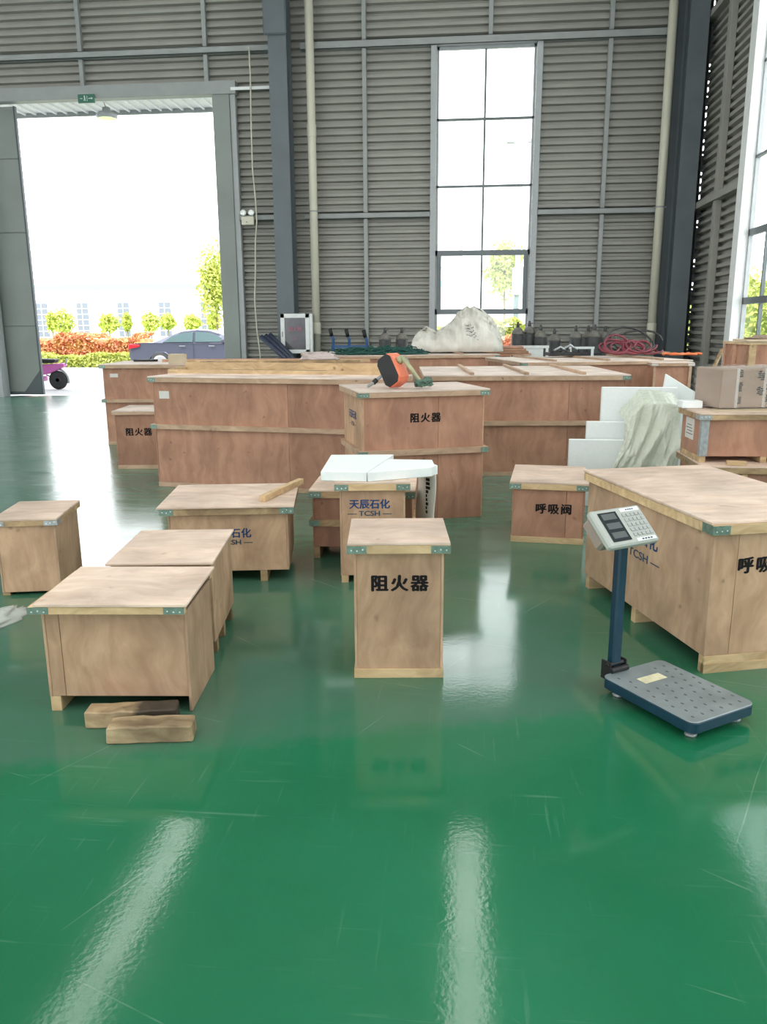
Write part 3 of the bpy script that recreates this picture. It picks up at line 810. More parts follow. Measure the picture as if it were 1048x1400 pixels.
c20 = crate('crate with vertical battens by the right window under torn cardboard', 2.86, 8.55, .1, 1.3, .62, 1.42, .03, .02, mats=('ply_red', 'ply_red', 'card_pale', 'pine'), bracket=None, posts=((.0, .07),), base='plinth')
for y0, y1 in ((.03, .09), (.28, .36), (.55, .6)): cbox(.004, y0, .045, .0195, y1, 1.385).build('side_batten', M['plank_red'], c20)


# ------------------------------------------------------------------ things lying on and around the crates
def loose(name, label, cat, mb, mat, loc=(0, 0, 0), rz=0, group=None, bevel=.002, smooth=False):
    o = mb.build(name, mat, None, smooth, bevel); o.location = loc; o.rotation_euler = (0, 0, rz)
    return tag(o, label, cat, group)


loose('wood_offcut', 'short pale offcut wedged beneath the upper stacked crate', 'offcut', cbox(0, 0, 0, .13, .05, .03), M['pine'], (1.87, 5.79, .6212), -.2)
# weathered blocks
def block(name, label, loc, rz, L_, d, h, seed, mt='old_block'):
    mb = MB(); rr = random.Random(seed); n = 8
    vs = []
    for i in range(n + 1):
        f = i / n
        for (yy, zz) in ((0, 0), (d, 0), (d, h), (0, h)):
            j = lambda s: (rr.random() - .5) * s
            vs.append((f * L_ + j(.008), yy + j(.006), max(0, zz + (j(.007) if zz else 0))))
    fs = [(0, 1, 2, 3), tuple(n * 4 + k for k in (3, 2, 1, 0))]
    for i in range(n):
        for k in range(4):
            a = i * 4 + k; b_ = i * 4 + (k + 1) % 4
            fs.append((a, a + 4, b_ + 4, b_))
    mb.add(vs, fs)
    return loose(name, label, 'wood block', mb, M[mt], loc, rz, 'weathered wood blocks', .006)


block('wood_block', 'pale weathered wood block in front, nearest the camera', (-1.372, 2.715, 0), .15, .335, .10, .072, 3)
block('wood_block', 'weathered wood block with a dark burnt end touching the low crate', (-1.515, 2.828, 0), .175, .37, .095, .072, 5, 'burnt_block')
loose('wooden_stick', 'loose square wooden stick lying on the low crate lid', 'stick', cbox(0, -.02, 0, .62, .02, .04), M['pine'], (-1.263, 4.85, .5115), 1.36)

# foam slabs on the narrow crate
fm = MB().prism([(-.872, 4.80), (-.585, 4.80), (-.478, 5.50), (-.915, 5.46)], .6615, .721)
loose('foam_slab', 'white foam slab overhanging the left of the narrow lettered crate', 'foam slab', fm, M['foam'], bevel=.003, group='foam slabs on the narrow crate')
fm = MB().prism([(-.578, 4.79), (-.19, 5.00), (-.175, 5.06), (-.155, 5.075), (-.18, 5.12), (-.20, 5.29), (-.50, 5.30)], .6615, .721)
loose('foam_slab', 'white foam slab sticking out to the right over the crate corner', 'foam slab', fm, M['foam'], bevel=.003, group='foam slabs on the narrow crate')

# white folded sack with printing, between the foam-topped crate and the big crate
t = thing('folded_sack', 'narrow white folded sheet with black print between two crates', 'sheet', (-.245, 5.30, 0), -.9)
wv = MB(); n = 14
for side in (0, 1):
    for i in range(n + 1):
        z = .64 * i / n; wob = .012 * math.sin(z * 14)
        wv.v += [(-.10, wob + side * .01, z), (.0, -wob * .6 + side * .01, z), (.10, wob * .7 + side * .01, z)]
m_ = (n + 1) * 3
for i in range(n):
    for k in range(2):
        a = i * 3 + k; wv.f += [(a, a + 1, a + 4, a + 3), (m_ + a, m_ + a + 3, m_ + a + 4, m_ + a + 1)]
    for k, fl in ((0, 1), (2, -1)):
        a = i * 3 + k; wv.f.append((a, a + 3, m_ + a + 3, m_ + a)[::fl])
wv.f += [(n * 3, n * 3 + 1, m_ + n * 3 + 1, m_ + n * 3), (n * 3 + 1, n * 3 + 2, m_ + n * 3 + 2, m_ + n * 3 + 1)]
wv.build('sheet', M['sack'], t, True)
pr = MB(); rr = random.Random(4)
for k in range(9): pr.box(.035, -.022, .36 + k * .028, .045 + .04 * rr.random(), -.020, .38 + k * .028)
pr.build('print_marks', M['ink'], t, kind='stuff')

# orange machine on the big crate
t = thing('orange_machine', 'orange octagonal machine with black face and metal arm on the big crate', 'machine', (-.70, 6.62, 1.096), .3)
oc = [(-.055, -.135), (.055, -.135), (.09, -.095), (.09, .095), (.055, .135), (-.055, .135), (-.09, .095), (-.09, -.095)]
K = Matrix.Translation((.085, .01, .142)) @ Matrix.Rotation(-.95, 4, 'Z') @ Matrix.Rotation(-.54, 4, 'Y') @ Matrix.Rotation(math.pi / 2, 4, 'X')
MB().prism(oc, -.13, 0, K).build('body', M['orange'], t, bevel=.012)
MB().prism([(x * .93, y * .95) for x, y in oc], .0005, .012, K).build('face_plate', M['black'], t, bevel=.004)
Kb = K @ Matrix.Translation((.105, .04, -.07))
MB().lathe([(.032, -.02), (.034, .0), (.030, .02)], 14, mat=Kb @ Matrix.Rotation(math.pi / 2, 4, 'Y')).build('pivot', M['olive'], t, True)
h0 = Kb @ Vector((.03, .0, 0)); h1 = Vector((.345, -.09, .03))
MB().tube([h0, h0.lerp(h1, .5) + Vector((0, 0, .008)), h1], [.020, .017, .017], 12).build('arm', M['olive'], t, True)
MB().tube([h0 + Vector((.04, .03, .0)), h1 + Vector((-.03, .03, .0))], .008, 8).build('rod', M['steel'], t, True)
rp = MB(); rr = random.Random(9)
for k in range(6):
    a0 = rr.random() * 6; pts = []
    for i in range(20):
        a = a0 + i * .45
        pts.append(Vector((.36 + .055 * math.cos(a) * (1 + .3 * math.sin(i)), -.09 + .04 * math.sin(a * 1.1 + k), .014 + .05 * abs(math.sin(i * .37 + k)))))
    rp.tube(pts, .0085, 6)
rp.build('rope_wrap', plain('faded_green_rope', (.10, .17, .13), .8, var=.3, scale=30), t, True)
MB().tube([(.02, -.02, .10), (-.04, -.03, .055), (-.10, -.05, .015)], [.013, .015, .011], 10).build('hook_arm', M['steel'], t, True)
MB().tube([(-.02, -.025, .07), (-.05, -.035, .045)], .020, 10).build('clamp', M['black'], t, True)

# upturned lid on the longest crate
lt_ = thing('upturned_lid', 'upturned lid tray of pale battens lying on a long two-tier crate', 'crate lid', (-3.03, 8.04, 1.1225), -.135, None)
cbox(0, 0, 0, 2.42, .42, .012).build('board', M['lid_far'], lt_)
cbox(0, 0, .012, 2.42, .022, .05).build('batten', M['pine'], lt_, bevel=.002)
cbox(0, .40, .012, 2.42, .42, .105).build('batten', M['pine'], lt_, bevel=.002)
MB().prism([(0, .012), (.42, .012), (.42, .105), (.33, .105), (0, .06)], 0, .022, Matrix(((0, 0, 1, 2.40), (1, 0, 0, 0), (0, 1, 0, 0), (0, 0, 0, 1)))).build('end_batten', M['pine'], lt_, bevel=.002)
cbox(0, .022, .012, .022, .40, .06).build('end_batten', M['pine'], lt_, bevel=.002)
cbox(.2, .15, .013, 2.3, .25, .035).build('batten', M['pine'], lt_, bevel=.002)
loose('shadow_gap_strip', 'thin black strip standing in for the shadow gap inside the upturned lid tray', 'strip', cbox(0, 0, 0, 1.1, .06, .006), M['black'], (-2.45, 7.985, 1.166), -.135)  # black strip stands in for the shadow gap in the tray

# planks and scraps on the long crate nearest the door
zt = 1.1075
for label, x, y, L_, d, z, rz, mt in (('long reddish plank lying along the back of the crate by the door', -4.35, 11.35, 3.0, .10, 0, .10, 'plank_red'),
                                     ('long pale plank lying along the middle of the crate by the door', -4.0, 11.02, 2.7, .11, 0, .085, 'pine'),
                                     ('long thin pale batten near the front of the crate by the door', -3.6, 10.78, 2.2, .07, 0, .11, 'pine_old')):
    loose('plank', label, 'plank', cbox(0, 0, 0, L_, d, .035), M[mt], (x, y, zt + z), rz, 'planks on the crate by the door')
t = loose('small_carton', 'small pale cardboard box in front of the parked car', 'carton', cbox(0, 0, 0, .21, .16, .13), M['card_pale'], (-4.02, 10.72, zt + .0005), .05)
loose('rubber_pad', 'flat dark pad on the back corner of the crate by the door', 'pad', MB().prism([(0, 0), (.3, 0), (.34, .07), (.26, .14), (.05, .13)], 0, .03), M['black'], (-4.8, 11.4, zt + .0005), .1)


def crumple(n, sx, sy, sz, seed, bumps=2.6, amp=.35, crest=None):
    """a crumpled closed lump standing on z = 0"""
    mb = MB(); vs = []; m = n * 2
    for i in range(n + 1):
        th = math.pi / 2 * i / n
        for j in range(m):
            ph = 2 * math.pi * j / m
            d = Vector((math.cos(ph) * math.cos(th), math.sin(ph) * math.cos(th), math.sin(th)))
            q = d * bumps + Vector((seed * 3.1, seed * 1.7, 0))
            r = 1 + amp * (abs(noise.noise(q)) * -1.6 + .35) + amp * .4 * (abs(noise.noise(q * 2.7)) * -1.5 + .3) + amp * .15 * noise.noise(q * 7)
            x, y, z = d.x * sx * r, d.y * sy * r, max(0, d.z * sz * r)
            if crest: z = max(0, d.z ** .8) * crest(x) * (.75 + .25 * r)
            vs.append((x, y, z if i else 0))
    fs = []
    for i in range(n):
        for j in range(m):
            fs.append((i * m + j, i * m + (j + 1) % m, (i + 1) * m + (j + 1) % m, (i + 1) * m + j))
    fs.append(tuple(range(m))[::-1])
    mb.add(vs, fs); return mb


loose('crumpled_film', 'pinkish crumpled plastic wad at the end of the loose planks', 'plastic wad', crumple(14, .26, .14, .10, 5), film_mat('pinkish_film', (.62, .52, .50), .95), (-2.0, 11.16, zt + .0365), .1, bevel=0, smooth=True)

# white sack pile on the far long crate: crest heights along its length
CR = [(-.80, 0), (-.76, .20), (-.64, .36), (-.50, .40), (-.40, .34), (-.35, .31), (-.25, .38), (-.09, .51), (.04, .65), (.17, .73), (.345, .74), (.49, .68), (.62, .57), (.75, .38), (.82, .18), (.84, 0)]


def crest(x):
    for (a, h0_), (b, h1_) in zip(CR, CR[1:]):
        if a <= x <= b: return h0_ + (h1_ - h0_) * (x - a) / (b - a)
    return 0.0


sk_o = MB(); nx, ny = 150, 70
vs = []
for i in range(nx + 1):
    x = -.80 + 1.64 * i / nx
    for j in range(ny + 1):
        v = -1 + 2 * j / ny
        hh = crest(x) * max(0, 1 - abs(v) ** 2.6) ** .5
        q = Vector((x * 3.0, v * 1.6, 2.2))
        q = Vector((x * 2.1 + v * 1.3, v * 1.5 - x * .8, 2.2)); rid = .5 * (.42 - abs(noise.noise(q)) * 2.0) * .08 + (.3 - abs(noise.noise(q * 9.5 + Vector((v * 3, x * 2, 1))))) * .045 + (.4 - abs(noise.noise(q * 2.1 + Vector((5, 0, 0)))) * 1.8) * .06 + (.3 - abs(noise.noise(q * 4.5))) * .025
        hh = max(0, hh + rid * min(1, hh * 4))
        g = Vector((x * 2.6 + hh * 2.2, hh * 1.5 - x * 1.3, 3.3))
        f1 = 1 - abs(noise.noise(g)) * 2; f2 = 1 - abs(noise.noise(g * 2.3 + Vector((4, 1, 0)))) * 2; f3 = 1 - abs(noise.noise(g * 5.1)) * 2
        fold = .20 * f1 + .10 * f2 + .045 * f3 - .20
        dy = .46 * v * (.55 + .45 * min(1, crest(x) / .5)) - (fold * min(1, (1 - abs(v)) * 2.5) if v < 0 else 0) * min(1, crest(x) * 3)
        vs.append((x + noise.noise(Vector((x * 5, v * 4, 3))) * .02, dy, hh))
fs = [(i * (ny + 1) + j, (i + 1) * (ny + 1) + j, (i + 1) * (ny + 1) + j + 1, i * (ny + 1) + j + 1) for i in range(nx) for j in range(ny)]
sk_o.add(vs, fs)
s_ = loose('sack_pile', 'big crumpled heap of white woven plastic sheeting before the window', 'plastic sheeting', sk_o, M['sack'], (-.155, 14.62, 1.15), .0, bevel=0, smooth=True)
so_ = s_.modifiers.new('shell', 'SOLIDIFY'); so_.thickness = .006; so_.offset = -1
pm = MB(); rr = random.Random(12)
for k in range(7):                      # faded printed lines on the big fold
    for q in range(5):
        x = .16 + q * .036 + k * .012
        y = -.30 - .0 * k
        # lie on the surface: take the height of the heap there
        best = min(vs, key=lambda c: (c[0] - x) ** 2 + (c[2] - (.47 - k * .032 - q * .012)) ** 2 + (0 if c[1] < -.02 else 9))
        pm.box(best[0] - .014, best[1] - .006, best[2] - .004, best[0] + .010 * rr.random(), best[1] - .001, best[2] + .006)
pm.build('print_lines', M['dark_ink'], s_, kind='stuff')


def tangle(cx, cy, cz, rx, ry, h, n, r, seed, loops=2.6):
    rr = random.Random(seed); mb = MB()
    for k in range(n):
        a0 = rr.random() * 6.3; ox, oy = rx * (rr.random() - .5) * 1.3, ry * (rr.random() - .5) * 1.3
        f = .35 + .5 * rr.random(); pts = []
        for i in range(int(14 * loops)):
            a = a0 + i * .45
            hh = h * (1 - min(1, ((ox / rx) ** 2 + (oy / ry) ** 2))) * rr.random()
            pts.append((cx + ox + rx * f * math.cos(a) * (.6 + .25 * math.sin(i * .31 + k)), cy + oy + ry * f * math.sin(a) * .7, cz + r + abs(math.sin(i * .5 + k)) * hh))
        mb.tube(pts, r, 5)
    return mb


o = tangle(0, 0, 0, .70, .15, .16, 44, .011, 21)
loose('rope_heap', 'low heap of tangled dark green rope on the far long crate', 'rope', o, M['rope'], (-1.42, 13.68, 1.1215), .22, bevel=0, smooth=True)
loose('wood_offcut', 'small pale wooden offcut lying in front of the green rope', 'offcut', cbox(0, 0, 0, .3, .07, .03), M['pine'], (-2.42, 13.22, 1.1205), .3)
loose('plastic_scrap', 'small white crumpled scrap beside the green rope heap', 'scrap', crumple(10, .15, .08, .05, 8), M['sack'], (-2.25, 13.75, 1.1215), .2, bevel=0, smooth=True)
loose('plank', 'pale board lying behind the green rope heap', 'plank', cbox(0, 0, 0, .9, .12, .03), M['lid_far'], (-2.0, 14.35, 1.1205), .2)

# brown boards behind the sacks, by the window
t = thing('board_stack', 'stack of brown boards behind the sack heap below the window', 'board stack', (.30, 15.9, 0), .05)
for k in range(4): cbox(.02 * k, 0, 1.02 + k * .045, 1.0 - .05 * k, .5, 1.06 + k * .045).build('board', M['plank_red'], t, bevel=.003)
for x in (.1, .8): cbox(x, .1, 0, x + .08, .4, 1.02).build('support', M['pine_old'], t)

# hoses on the wide crate
Zc = 1.1305


def loops(mb, cx, cy, z, r0, n, tilt, rad, seed, squash=.6):
    rr = random.Random(seed); pts = []
    for i in range(n * 18 + 1):
        a = 2 * math.pi * i / 18
        f = r0 * (1 + .14 * math.sin(i * .21 + seed) + .06 * math.sin(i * .9))
        zz = f * (1 + math.sin(a)) * tilt
        pts.append((cx + f * math.cos(a) + .12 * math.sin(i * .045 + seed), cy + f * math.sin(a) * squash, z + rad + zz + .012 * (i / 18)))
    mb.tube(pts, rad, 7); return mb


hz = MB(); loops(hz, 0, 0, 0, .20, 3, .42, .016, 1, .4); loops(hz, .22, .02, 0, .19, 3, .62, .016, 3, .35); loops(hz, .48, .0, 0, .17, 4, .50, .016, 4, .4); loops(hz, .70, .0, 0, .12, 2, .25, .016, 5)
loose('red_hose', 'coiled dark red hose in loose loops on the wide crate', 'hose', hz, M['hose_red'], (2.22, 12.72, Zc), .25, bevel=0, smooth=True)
hb = MB(); loops(hb, 0, 0, 0, .38, 2, .46, .016, 2, .4); hb.tube([(-.62 + .07 * i, -.1 + .05 * math.sin(i * .8), .02 + .02 * abs(math.sin(i * .5))) for i in range(12)], .016, 7)
loose('black_hose', 'black hose standing in tall loops behind the red hose', 'hose', hb, M['hose_black'], (2.60, 13.12, Zc), .25, bevel=0, smooth=True)
ho = MB(); ho.tube([(.0 + .06 * i, .04 * math.sin(i * 1.1), .02 + .012 * (i % 2)) for i in range(11)], .018, 7); ho.tube([(.1 + .05 * i, -.06 + .03 * math.cos(i * 1.3), .02) for i in range(9)], .016, 7)
loose('orange_hose', 'short bright orange hose lying right of the red hose', 'hose', ho, M['hose_orange'], (3.02, 12.72, Zc), .2, bevel=0, smooth=True)
t = thing('tool_tray', 'dark tray of straps and metal fittings left of the red hose', 'tray', (1.32, 12.75, Zc), .2)
cbox(0, 0, 0, .62, .28, .05).build('tray', M['black'], t, bevel=.006)
MB().tube([(.08, .1, .06), (.2, .1, .13), (.32, .12, .06)], .02, 6).tube([(.22, .14, .07), (.36, .1, .16), (.48, .12, .07)], .022, 6).build('fittings', M['galv_grey'], t, True)
sq = MB()
for k in range(5): sq.tube([(.05 + k * .11, .04, .055), (.10 + k * .1, .12, .09 + .02 * (k % 2)), (.14 + k * .1, .22, .055)], .014, 6)
sq.build('straps', M['hose_black'], t, True)
loose('plank', 'dark reddish board behind the hoses at the end of the wide crate', 'plank', cbox(0, 0, 0, .75, .3, .03), M['plank_red'], (2.62, 13.42, Zc), .25)

# foam boards, film and carton at the right
loose('foam_board', 'tallest white foam board standing behind the draped film', 'foam board', cbox(0, 0, 0, .66, .05, 1.045), M['foam'], (1.255, 7.46, 0), -.03, 'standing foam boards', .004)
loose('foam_board', 'middle-height white foam board stepping down beside the film', 'foam board', cbox(0, 0, 0, .60, .05, .745), M['foam'], (1.115, 7.34, 0), -.03, 'standing foam boards', .004)
loose('foam_board', 'lowest white foam board nearest the small lettered crate', 'foam board', cbox(0, 0, 0, .60, .05, .605), M['foam'], (.945, 7.17, 0), -.03, 'standing foam boards', .004)
fb = MB().prism([(-.05, -.62), (.47, -.62), (.40, .33), (.07, .53)], 0, .04, Matrix.Rotation(math.pi / 2, 4, 'X'))
loose('foam_board', 'white foam board with a pointed corner rising behind the film', 'foam board', fb, M['foam'], (1.78, 7.66, .625), 0, 'standing foam boards', .004)
loose('foam_strip', 'white foam strip on the lid left of the wrapped carton', 'foam strip', cbox(0, 0, 0, .15, .12, .055), M['foam'], (1.640, 6.20, .9815), .03, bevel=.004)
fl = MB(); nu, nv = 60, 60
for i in range(nu + 1):
    u = i / nu
    for j in range(nv + 1):
        v = j / nv
        topz = 1.03 - .25 * max(0, .35 - u) * 2.2 - .07 * max(0, u - .7)
        leftpull = .17 * v ** .8 * (1 - u) - .05 * math.sin(v * 6) * (1 - u)
        x = 1.385 + .46 * u - leftpull + .05 * noise.noise(Vector((u * 3, v * 2, 1)))
        q1 = Vector((u * 3.4 + v * 1.6, v * 1.5 - u * .8, 4.2))
        fold = (.5 - abs(noise.noise(q1)) * 2.0) * .11 + (.4 - abs(noise.noise(q1 * 2.4 + Vector((u, -v * 2, 2)))) * 1.8) * .06 + (.4 - abs(noise.noise(q1 * 5.5))) * .03
        y = 7.02 - .16 * v - fold * (.3 + .7 * v)
        z = topz * (1 - v)
        if v < .08: y += (.08 - v) * 3.6
        fl.v.append((x, y, max(0.004, z)))
for i in range(nu):
    for j in range(nv):
        a = i * (nv + 1) + j; fl.f.append((a, a + 1, a + nv + 2, a + nv + 1))
loose('plastic_film', 'greenish translucent plastic film draped over the white foam boards', 'plastic film', fl, M['film'], bevel=0, smooth=True)
loose('clear_film', 'crumpled pale film lying between the foam boards and wrapped carton', 'plastic film', crumple(18, .26, .16, .30, 3, amp=.4), M['film_clear'], (2.16, 6.86, .722), .3, bevel=0, smooth=True)
cbox(1.93, 6.7, 0, 2.4, 7.05, .715).build('foam_block', M['foam'], None, bevel=.004)
tag(bpy.data.objects['foam_block'], 'white foam block between the draped film and the stacked crates', 'foam block')

t = thing('wrapped_carton', 'brown carton in clear shrink wrap lying on the stacked crates', 'carton', (1.872, 6.075, .995), .25)
cbox(0, 0, 0, .7, .36, .285).build('carton', M['card'], t, bevel=.008)
for x in (.115, .335): cbox(x, -.002, 0, x + .022, .0, .285).build('tape_band', plain('tape', (.55, .50, .46), .25), t)
pk = MB(); rr = random.Random(3)
for cx_, zs in ((.145, (.05, .14, .155, .245)), (.29, (.12, .235)), (.315, (.11, .22)), (.365, (.06, .15))):
    for z in zs:
        for k in range(4): pk.box(cx_ - .008 + .006 * (k % 2), -.0035, z - .02 + k * .014, cx_ + .014 + .008 * rr.random(), -.0022, z - .01 + k * .014)
pk.build('print_marks', M['ink'], t, kind='stuff')
wp = MB(); n1, n2 = 26, 12
for (ax, pos) in (('f', 0), ('l', 0), ('t', 0)):
    b0 = len(wp.v)
    for i in range(n1 + 1):
        for j in range(n2 + 1):
            u, v = i / n1, j / n2
            if ax == 'f': p3 = Vector((-.008 + .716 * u, -.010, -.002 + .295 * v))
            elif ax == 'l': p3 = Vector((-.010, -.008 + .372 * u, -.002 + .295 * v))
            else: p3 = Vector((-.008 + .716 * u, -.008 + .372 * v, .293))
            q = abs(noise.noise(p3 * 9 + Vector((3, 1, 2)))) * .012
            nrm = {'f': Vector((0, -1, 0)), 'l': Vector((-1, 0, 0)), 't': Vector((0, 0, 1))}[ax]
            wp.v.append(tuple(p3 + nrm * q))
    for i in range(n1):
        for j in range(n2):
            a = b0 + i * (n2 + 1) + j; f_ = (a, a + n2 + 1, a + n2 + 2, a + 1)
            wp.f.append(f_ if ax != 'l' else f_[::-1])
wp.build('shrink_wrap', M['shrink'], t, True)
loose('card_sheet', 'bent sheet of brown card under the wrapped carton', 'card sheet', MB().prism([(0, 0), (.75, -.06), (.9, .02), (.9, .42), (.2, .44)], 0, .006), M['card_pale'], (1.78, 5.99, .9815), 0, bevel=0)
tc_ = MB().prism([(-.02, -.03), (.35, -.05), (.8, -.02), (1.3, -.04), (1.32, .5), (.7, .62), (.1, .6)], 0, .02)
loose('torn_cardboard', 'torn brown cardboard sheet on the crate by the right window', 'cardboard', tc_, M['card_pale'], (2.86, 8.57, 1.4205), .1, bevel=.004)
loose('torn_cardboard', 'curled grey-brown cardboard flap heaped on the crate by the window', 'cardboard', crumple(10, .5, .2, .05, 6, amp=.3), M['card'], (3.4, 8.85, 1.441), .1, bevel=0, smooth=True)
a = at(969, 505, 11.0); b = at(987, 477, 11.3)
loose('leaning_stick', 'thin grey stick leaning by the right wall behind the carton', 'stick', MB().bar((a.x - .3, 11.0, .02), (b.x, 11.3, b.z), .04, .03), M['pine_old'], bevel=0)
loose('floor_film', 'wad of clear plastic film on the green floor at left edge', 'plastic film', crumple(12, .10, .22, .05, 9, amp=.5), M['film_clear'], (-2.57, 3.95, .001), -.2, bevel=0, smooth=True)

# ------------------------------------------------------------------ platform scale
th_ = math.atan2(-.83, .56)
t = thing('platform_scale', 'blue platform scale with grey keypad head on a post', 'scale', (.922, 3.235, 0), th_)   # local x: away from the post


def rrect(lx, ly, r, n=5):
    out = []
    for cx_, cy_, a0 in ((lx - r, ly - r, 0), (-lx + r, ly - r, 90), (-lx + r, -ly + r, 180), (lx - r, -ly + r, 270)):
        for i in range(n + 1):
            a = math.radians(a0 + 90 * i / n); out.append((cx_ + r * math.cos(a), cy_ + r * math.sin(a)))
    return out


MB().prism(rrect(.253, .183, .035), .036, .081).build('platform_skirt', M['scale_blue'], t, bevel=.003)
MB().prism(rrect(.253, .183, .035), .081, .0875).build('platform_top', M['scale_top'], t, bevel=.003)
for sx in (-.2, .2):
    for sy in (-.13, .13):
        f_ = MB().lathe([(.022, 0), (.024, .004), (.024, .012), (.015, .016), (.010, .018), (.010, .037)], 16, (sx, sy, 0)).build('foot', M['galv_grey'], t, True)
dm = MB()
for i in range(9):
    for j in range(6):
        x, y = -.19 + i * .05, -.14 + j * .055 + (.02 if i % 2 else 0)
        if x < -.06 and -.10 < y < .06: continue
        dm.prism([(x + .009 * math.cos(a), y + .005 * math.sin(a)) for a in [q * math.pi / 3 for q in range(6)]], .0876, .0884)
dm.build('tread_dimples', plain('dimple_dark', (.10, .115, .125), .5), t, kind='stuff')
st = MB().prism([(-.15, -.075), (-.095, -.075), (-.095, .055), (-.15, .055)], .0876, .0882).build('sticker', M['sticker'], t, label='yellowed paper sticker')
# post with hinge bracket
P0 = (-.28, -.083)
cbox(P0[0] - .022, P0[1] - .027, .10, P0[0] + .02, P0[1] + .027, .735).build('post', M['scale_blue'], t, bevel=.008)
hb_ = MB().box(P0[0] - .03, P0[1] - .05, .06, P0[0] + .03, P0[1] - .042, .135).box(P0[0] - .03, P0[1] + .042, .06, P0[0] + .03, P0[1] + .05, .135)
hb_.box(P0[0] - .03, P0[1] - .05, .045, P0[0] + .05, P0[1] + .05, .062).tube([(P0[0] + .012, P0[1] - .055, .118), (P0[0] + .012, P0[1] + .055, .118)], .011, 10)
hb_.box(P0[0] - .028, P0[1] - .04, .062, P0[0] - .0, P0[1] + .04, .11).tube([(P0[0] + .034, P0[1] - .05, .10), (P0[0] + .034, P0[1] + .05, .10)], .014, 10)
hb_.build('hinge_bracket', M['black'], t, bevel=.003)
# head: tilted panel facing along local +x
hd = Matrix.Translation((-.25, -.11, .757)) @ Matrix.Rotation(math.radians(42), 4, 'Y')   # local: x = down the slope, y = across, z = out of the face
hm_ = MB(); po = [(-.095, -.142), (.095, -.142), (.095, .142), (-.095, .142)]
hm_.prism(po, -.022, .012, hd)
head = hm_.build('head', M['scale_head'], t, bevel=.008)
MB().prism([(-.085, -.132), (.055, -.132), (.055, .132), (-.085, .132)], -.085, -.0225, hd).build('head_back', M['head_back'], head, bevel=.012)
MB().box(-.075, -.112, .0122, .073, -.008, .0145, hd).build('display', M['lcd_frame'], head, bevel=.002)
ld = MB()
for k in range(3): ld.box(-.066 + k * .047, -.098, .0148, -.036 + k * .047, -.022, .0156, hd)
ld.build('display_windows', M['lcd'], head)
ky = MB()
for i in range(5):
    for j in range(5): ky.box(-.056 + i * .025, .014 + j * .0235, .0122, -.040 + i * .025, .031 + j * .0235, .017, hd)
ky.build('keypad', M['key'], head, bevel=.001, kind='stuff')
cap = MB().box(-.084, .018, .0122, -.066, .125, .0135, hd).box(.070, .018, .0122, .086, .125, .0135, hd)
cap.build('name_strips', M['white_paint'], head)
mk = MB()
for i in range(4): mk.box(-.078, .05 + i * .012, .0137, -.072, .058 + i * .012, .0142, hd).box(.075, .045 + i * .016, .0137, .082, .056 + i * .016, .0142, hd)
mk.build('strip_print', M['dark_ink'], head)

# ------------------------------------------------------------------ outside
rng_ = np.random.default_rng(5)


def leaves(n, sampler, size, name, mat, parent=None):
    P = sampler(n); m = len(P)
    a = rng_.normal(size=(m, 3)); a /= np.linalg.norm(a, axis=1)[:, None]
    b = rng_.normal(size=(m, 3)); b -= (b * a).sum(1)[:, None] * a; b /= np.linalg.norm(b, axis=1)[:, None]
    s = size * (.6 + .8 * rng_.random((m, 1)))
    V = np.stack([P - a * s, P + b * s * .5, P + a * s, P - b * s * .5], 1).reshape(-1, 3)
    me = bpy.data.meshes.new(name); Fi = np.arange(4 * m).reshape(-1, 4)
    me.from_pydata(V.tolist(), [], Fi.tolist()); me.materials.append(mat); me.update()
    o = bpy.data.objects.new(name, me); COL.objects.link(o)
    if parent: o.parent = parent
    o['kind'] = 'stuff' if parent else 'thing'
    return o


def ball(rx, ry, rz, cz, shell=.55):
    def f(n):
        d = rng_.normal(size=(n, 3)); d /= np.linalg.norm(d, axis=1)[:, None]
        r = (shell + (1 - shell) * rng_.random((n, 1)))
        lump = 1 + .18 * np.sin(d[:, :1] * 7 + d[:, 1:2] * 5) + .14 * np.sin(d[:, 2:3] * 9 + d[:, :1] * 4)
        return d * r * lump * np.array([rx, ry, rz]) + np.array([0, 0, cz])
    return f


def hedge(label, x0, x1, y0, y1, h, mat, n, sub=None):
    t = thing('hedge', label, 'hedge', ((x0 + x1) / 2, (y0 + y1) / 2, -.02))
    wx, wy = (x1 - x0) / 2, (y1 - y0) / 2

    def smp(k):
        P = rng_.random((k, 3)) * 2 - 1
        hh = h * (.88 + .12 * np.sin(P[:, 0] * wx * 1.9) + .08 * np.sin(P[:, 0] * wx * 5.3))
        Q = np.empty((k, 3)); Q[:, 0] = P[:, 0] * wx; Q[:, 1] = P[:, 1] * wy
        face = rng_.random(k)
        z = (P[:, 2] * .5 + .5)
        Q[:, 2] = np.where(face < .4, hh * (1 - .06 * rng_.random(k)), z * hh)
        Q[:, 1] = np.where(face >= .4, -wy + .15 * rng_.random(k), Q[:, 1])
        return Q
    leaves(n, smp, .085, 'foliage', mat, t)
    cbox(-wx * .98, -wy * .8, 0, wx * .98, wy, h * .82).build('core', M['leaf_grn'] if mat is not M['leaf_red'] else mat, t)
    return t


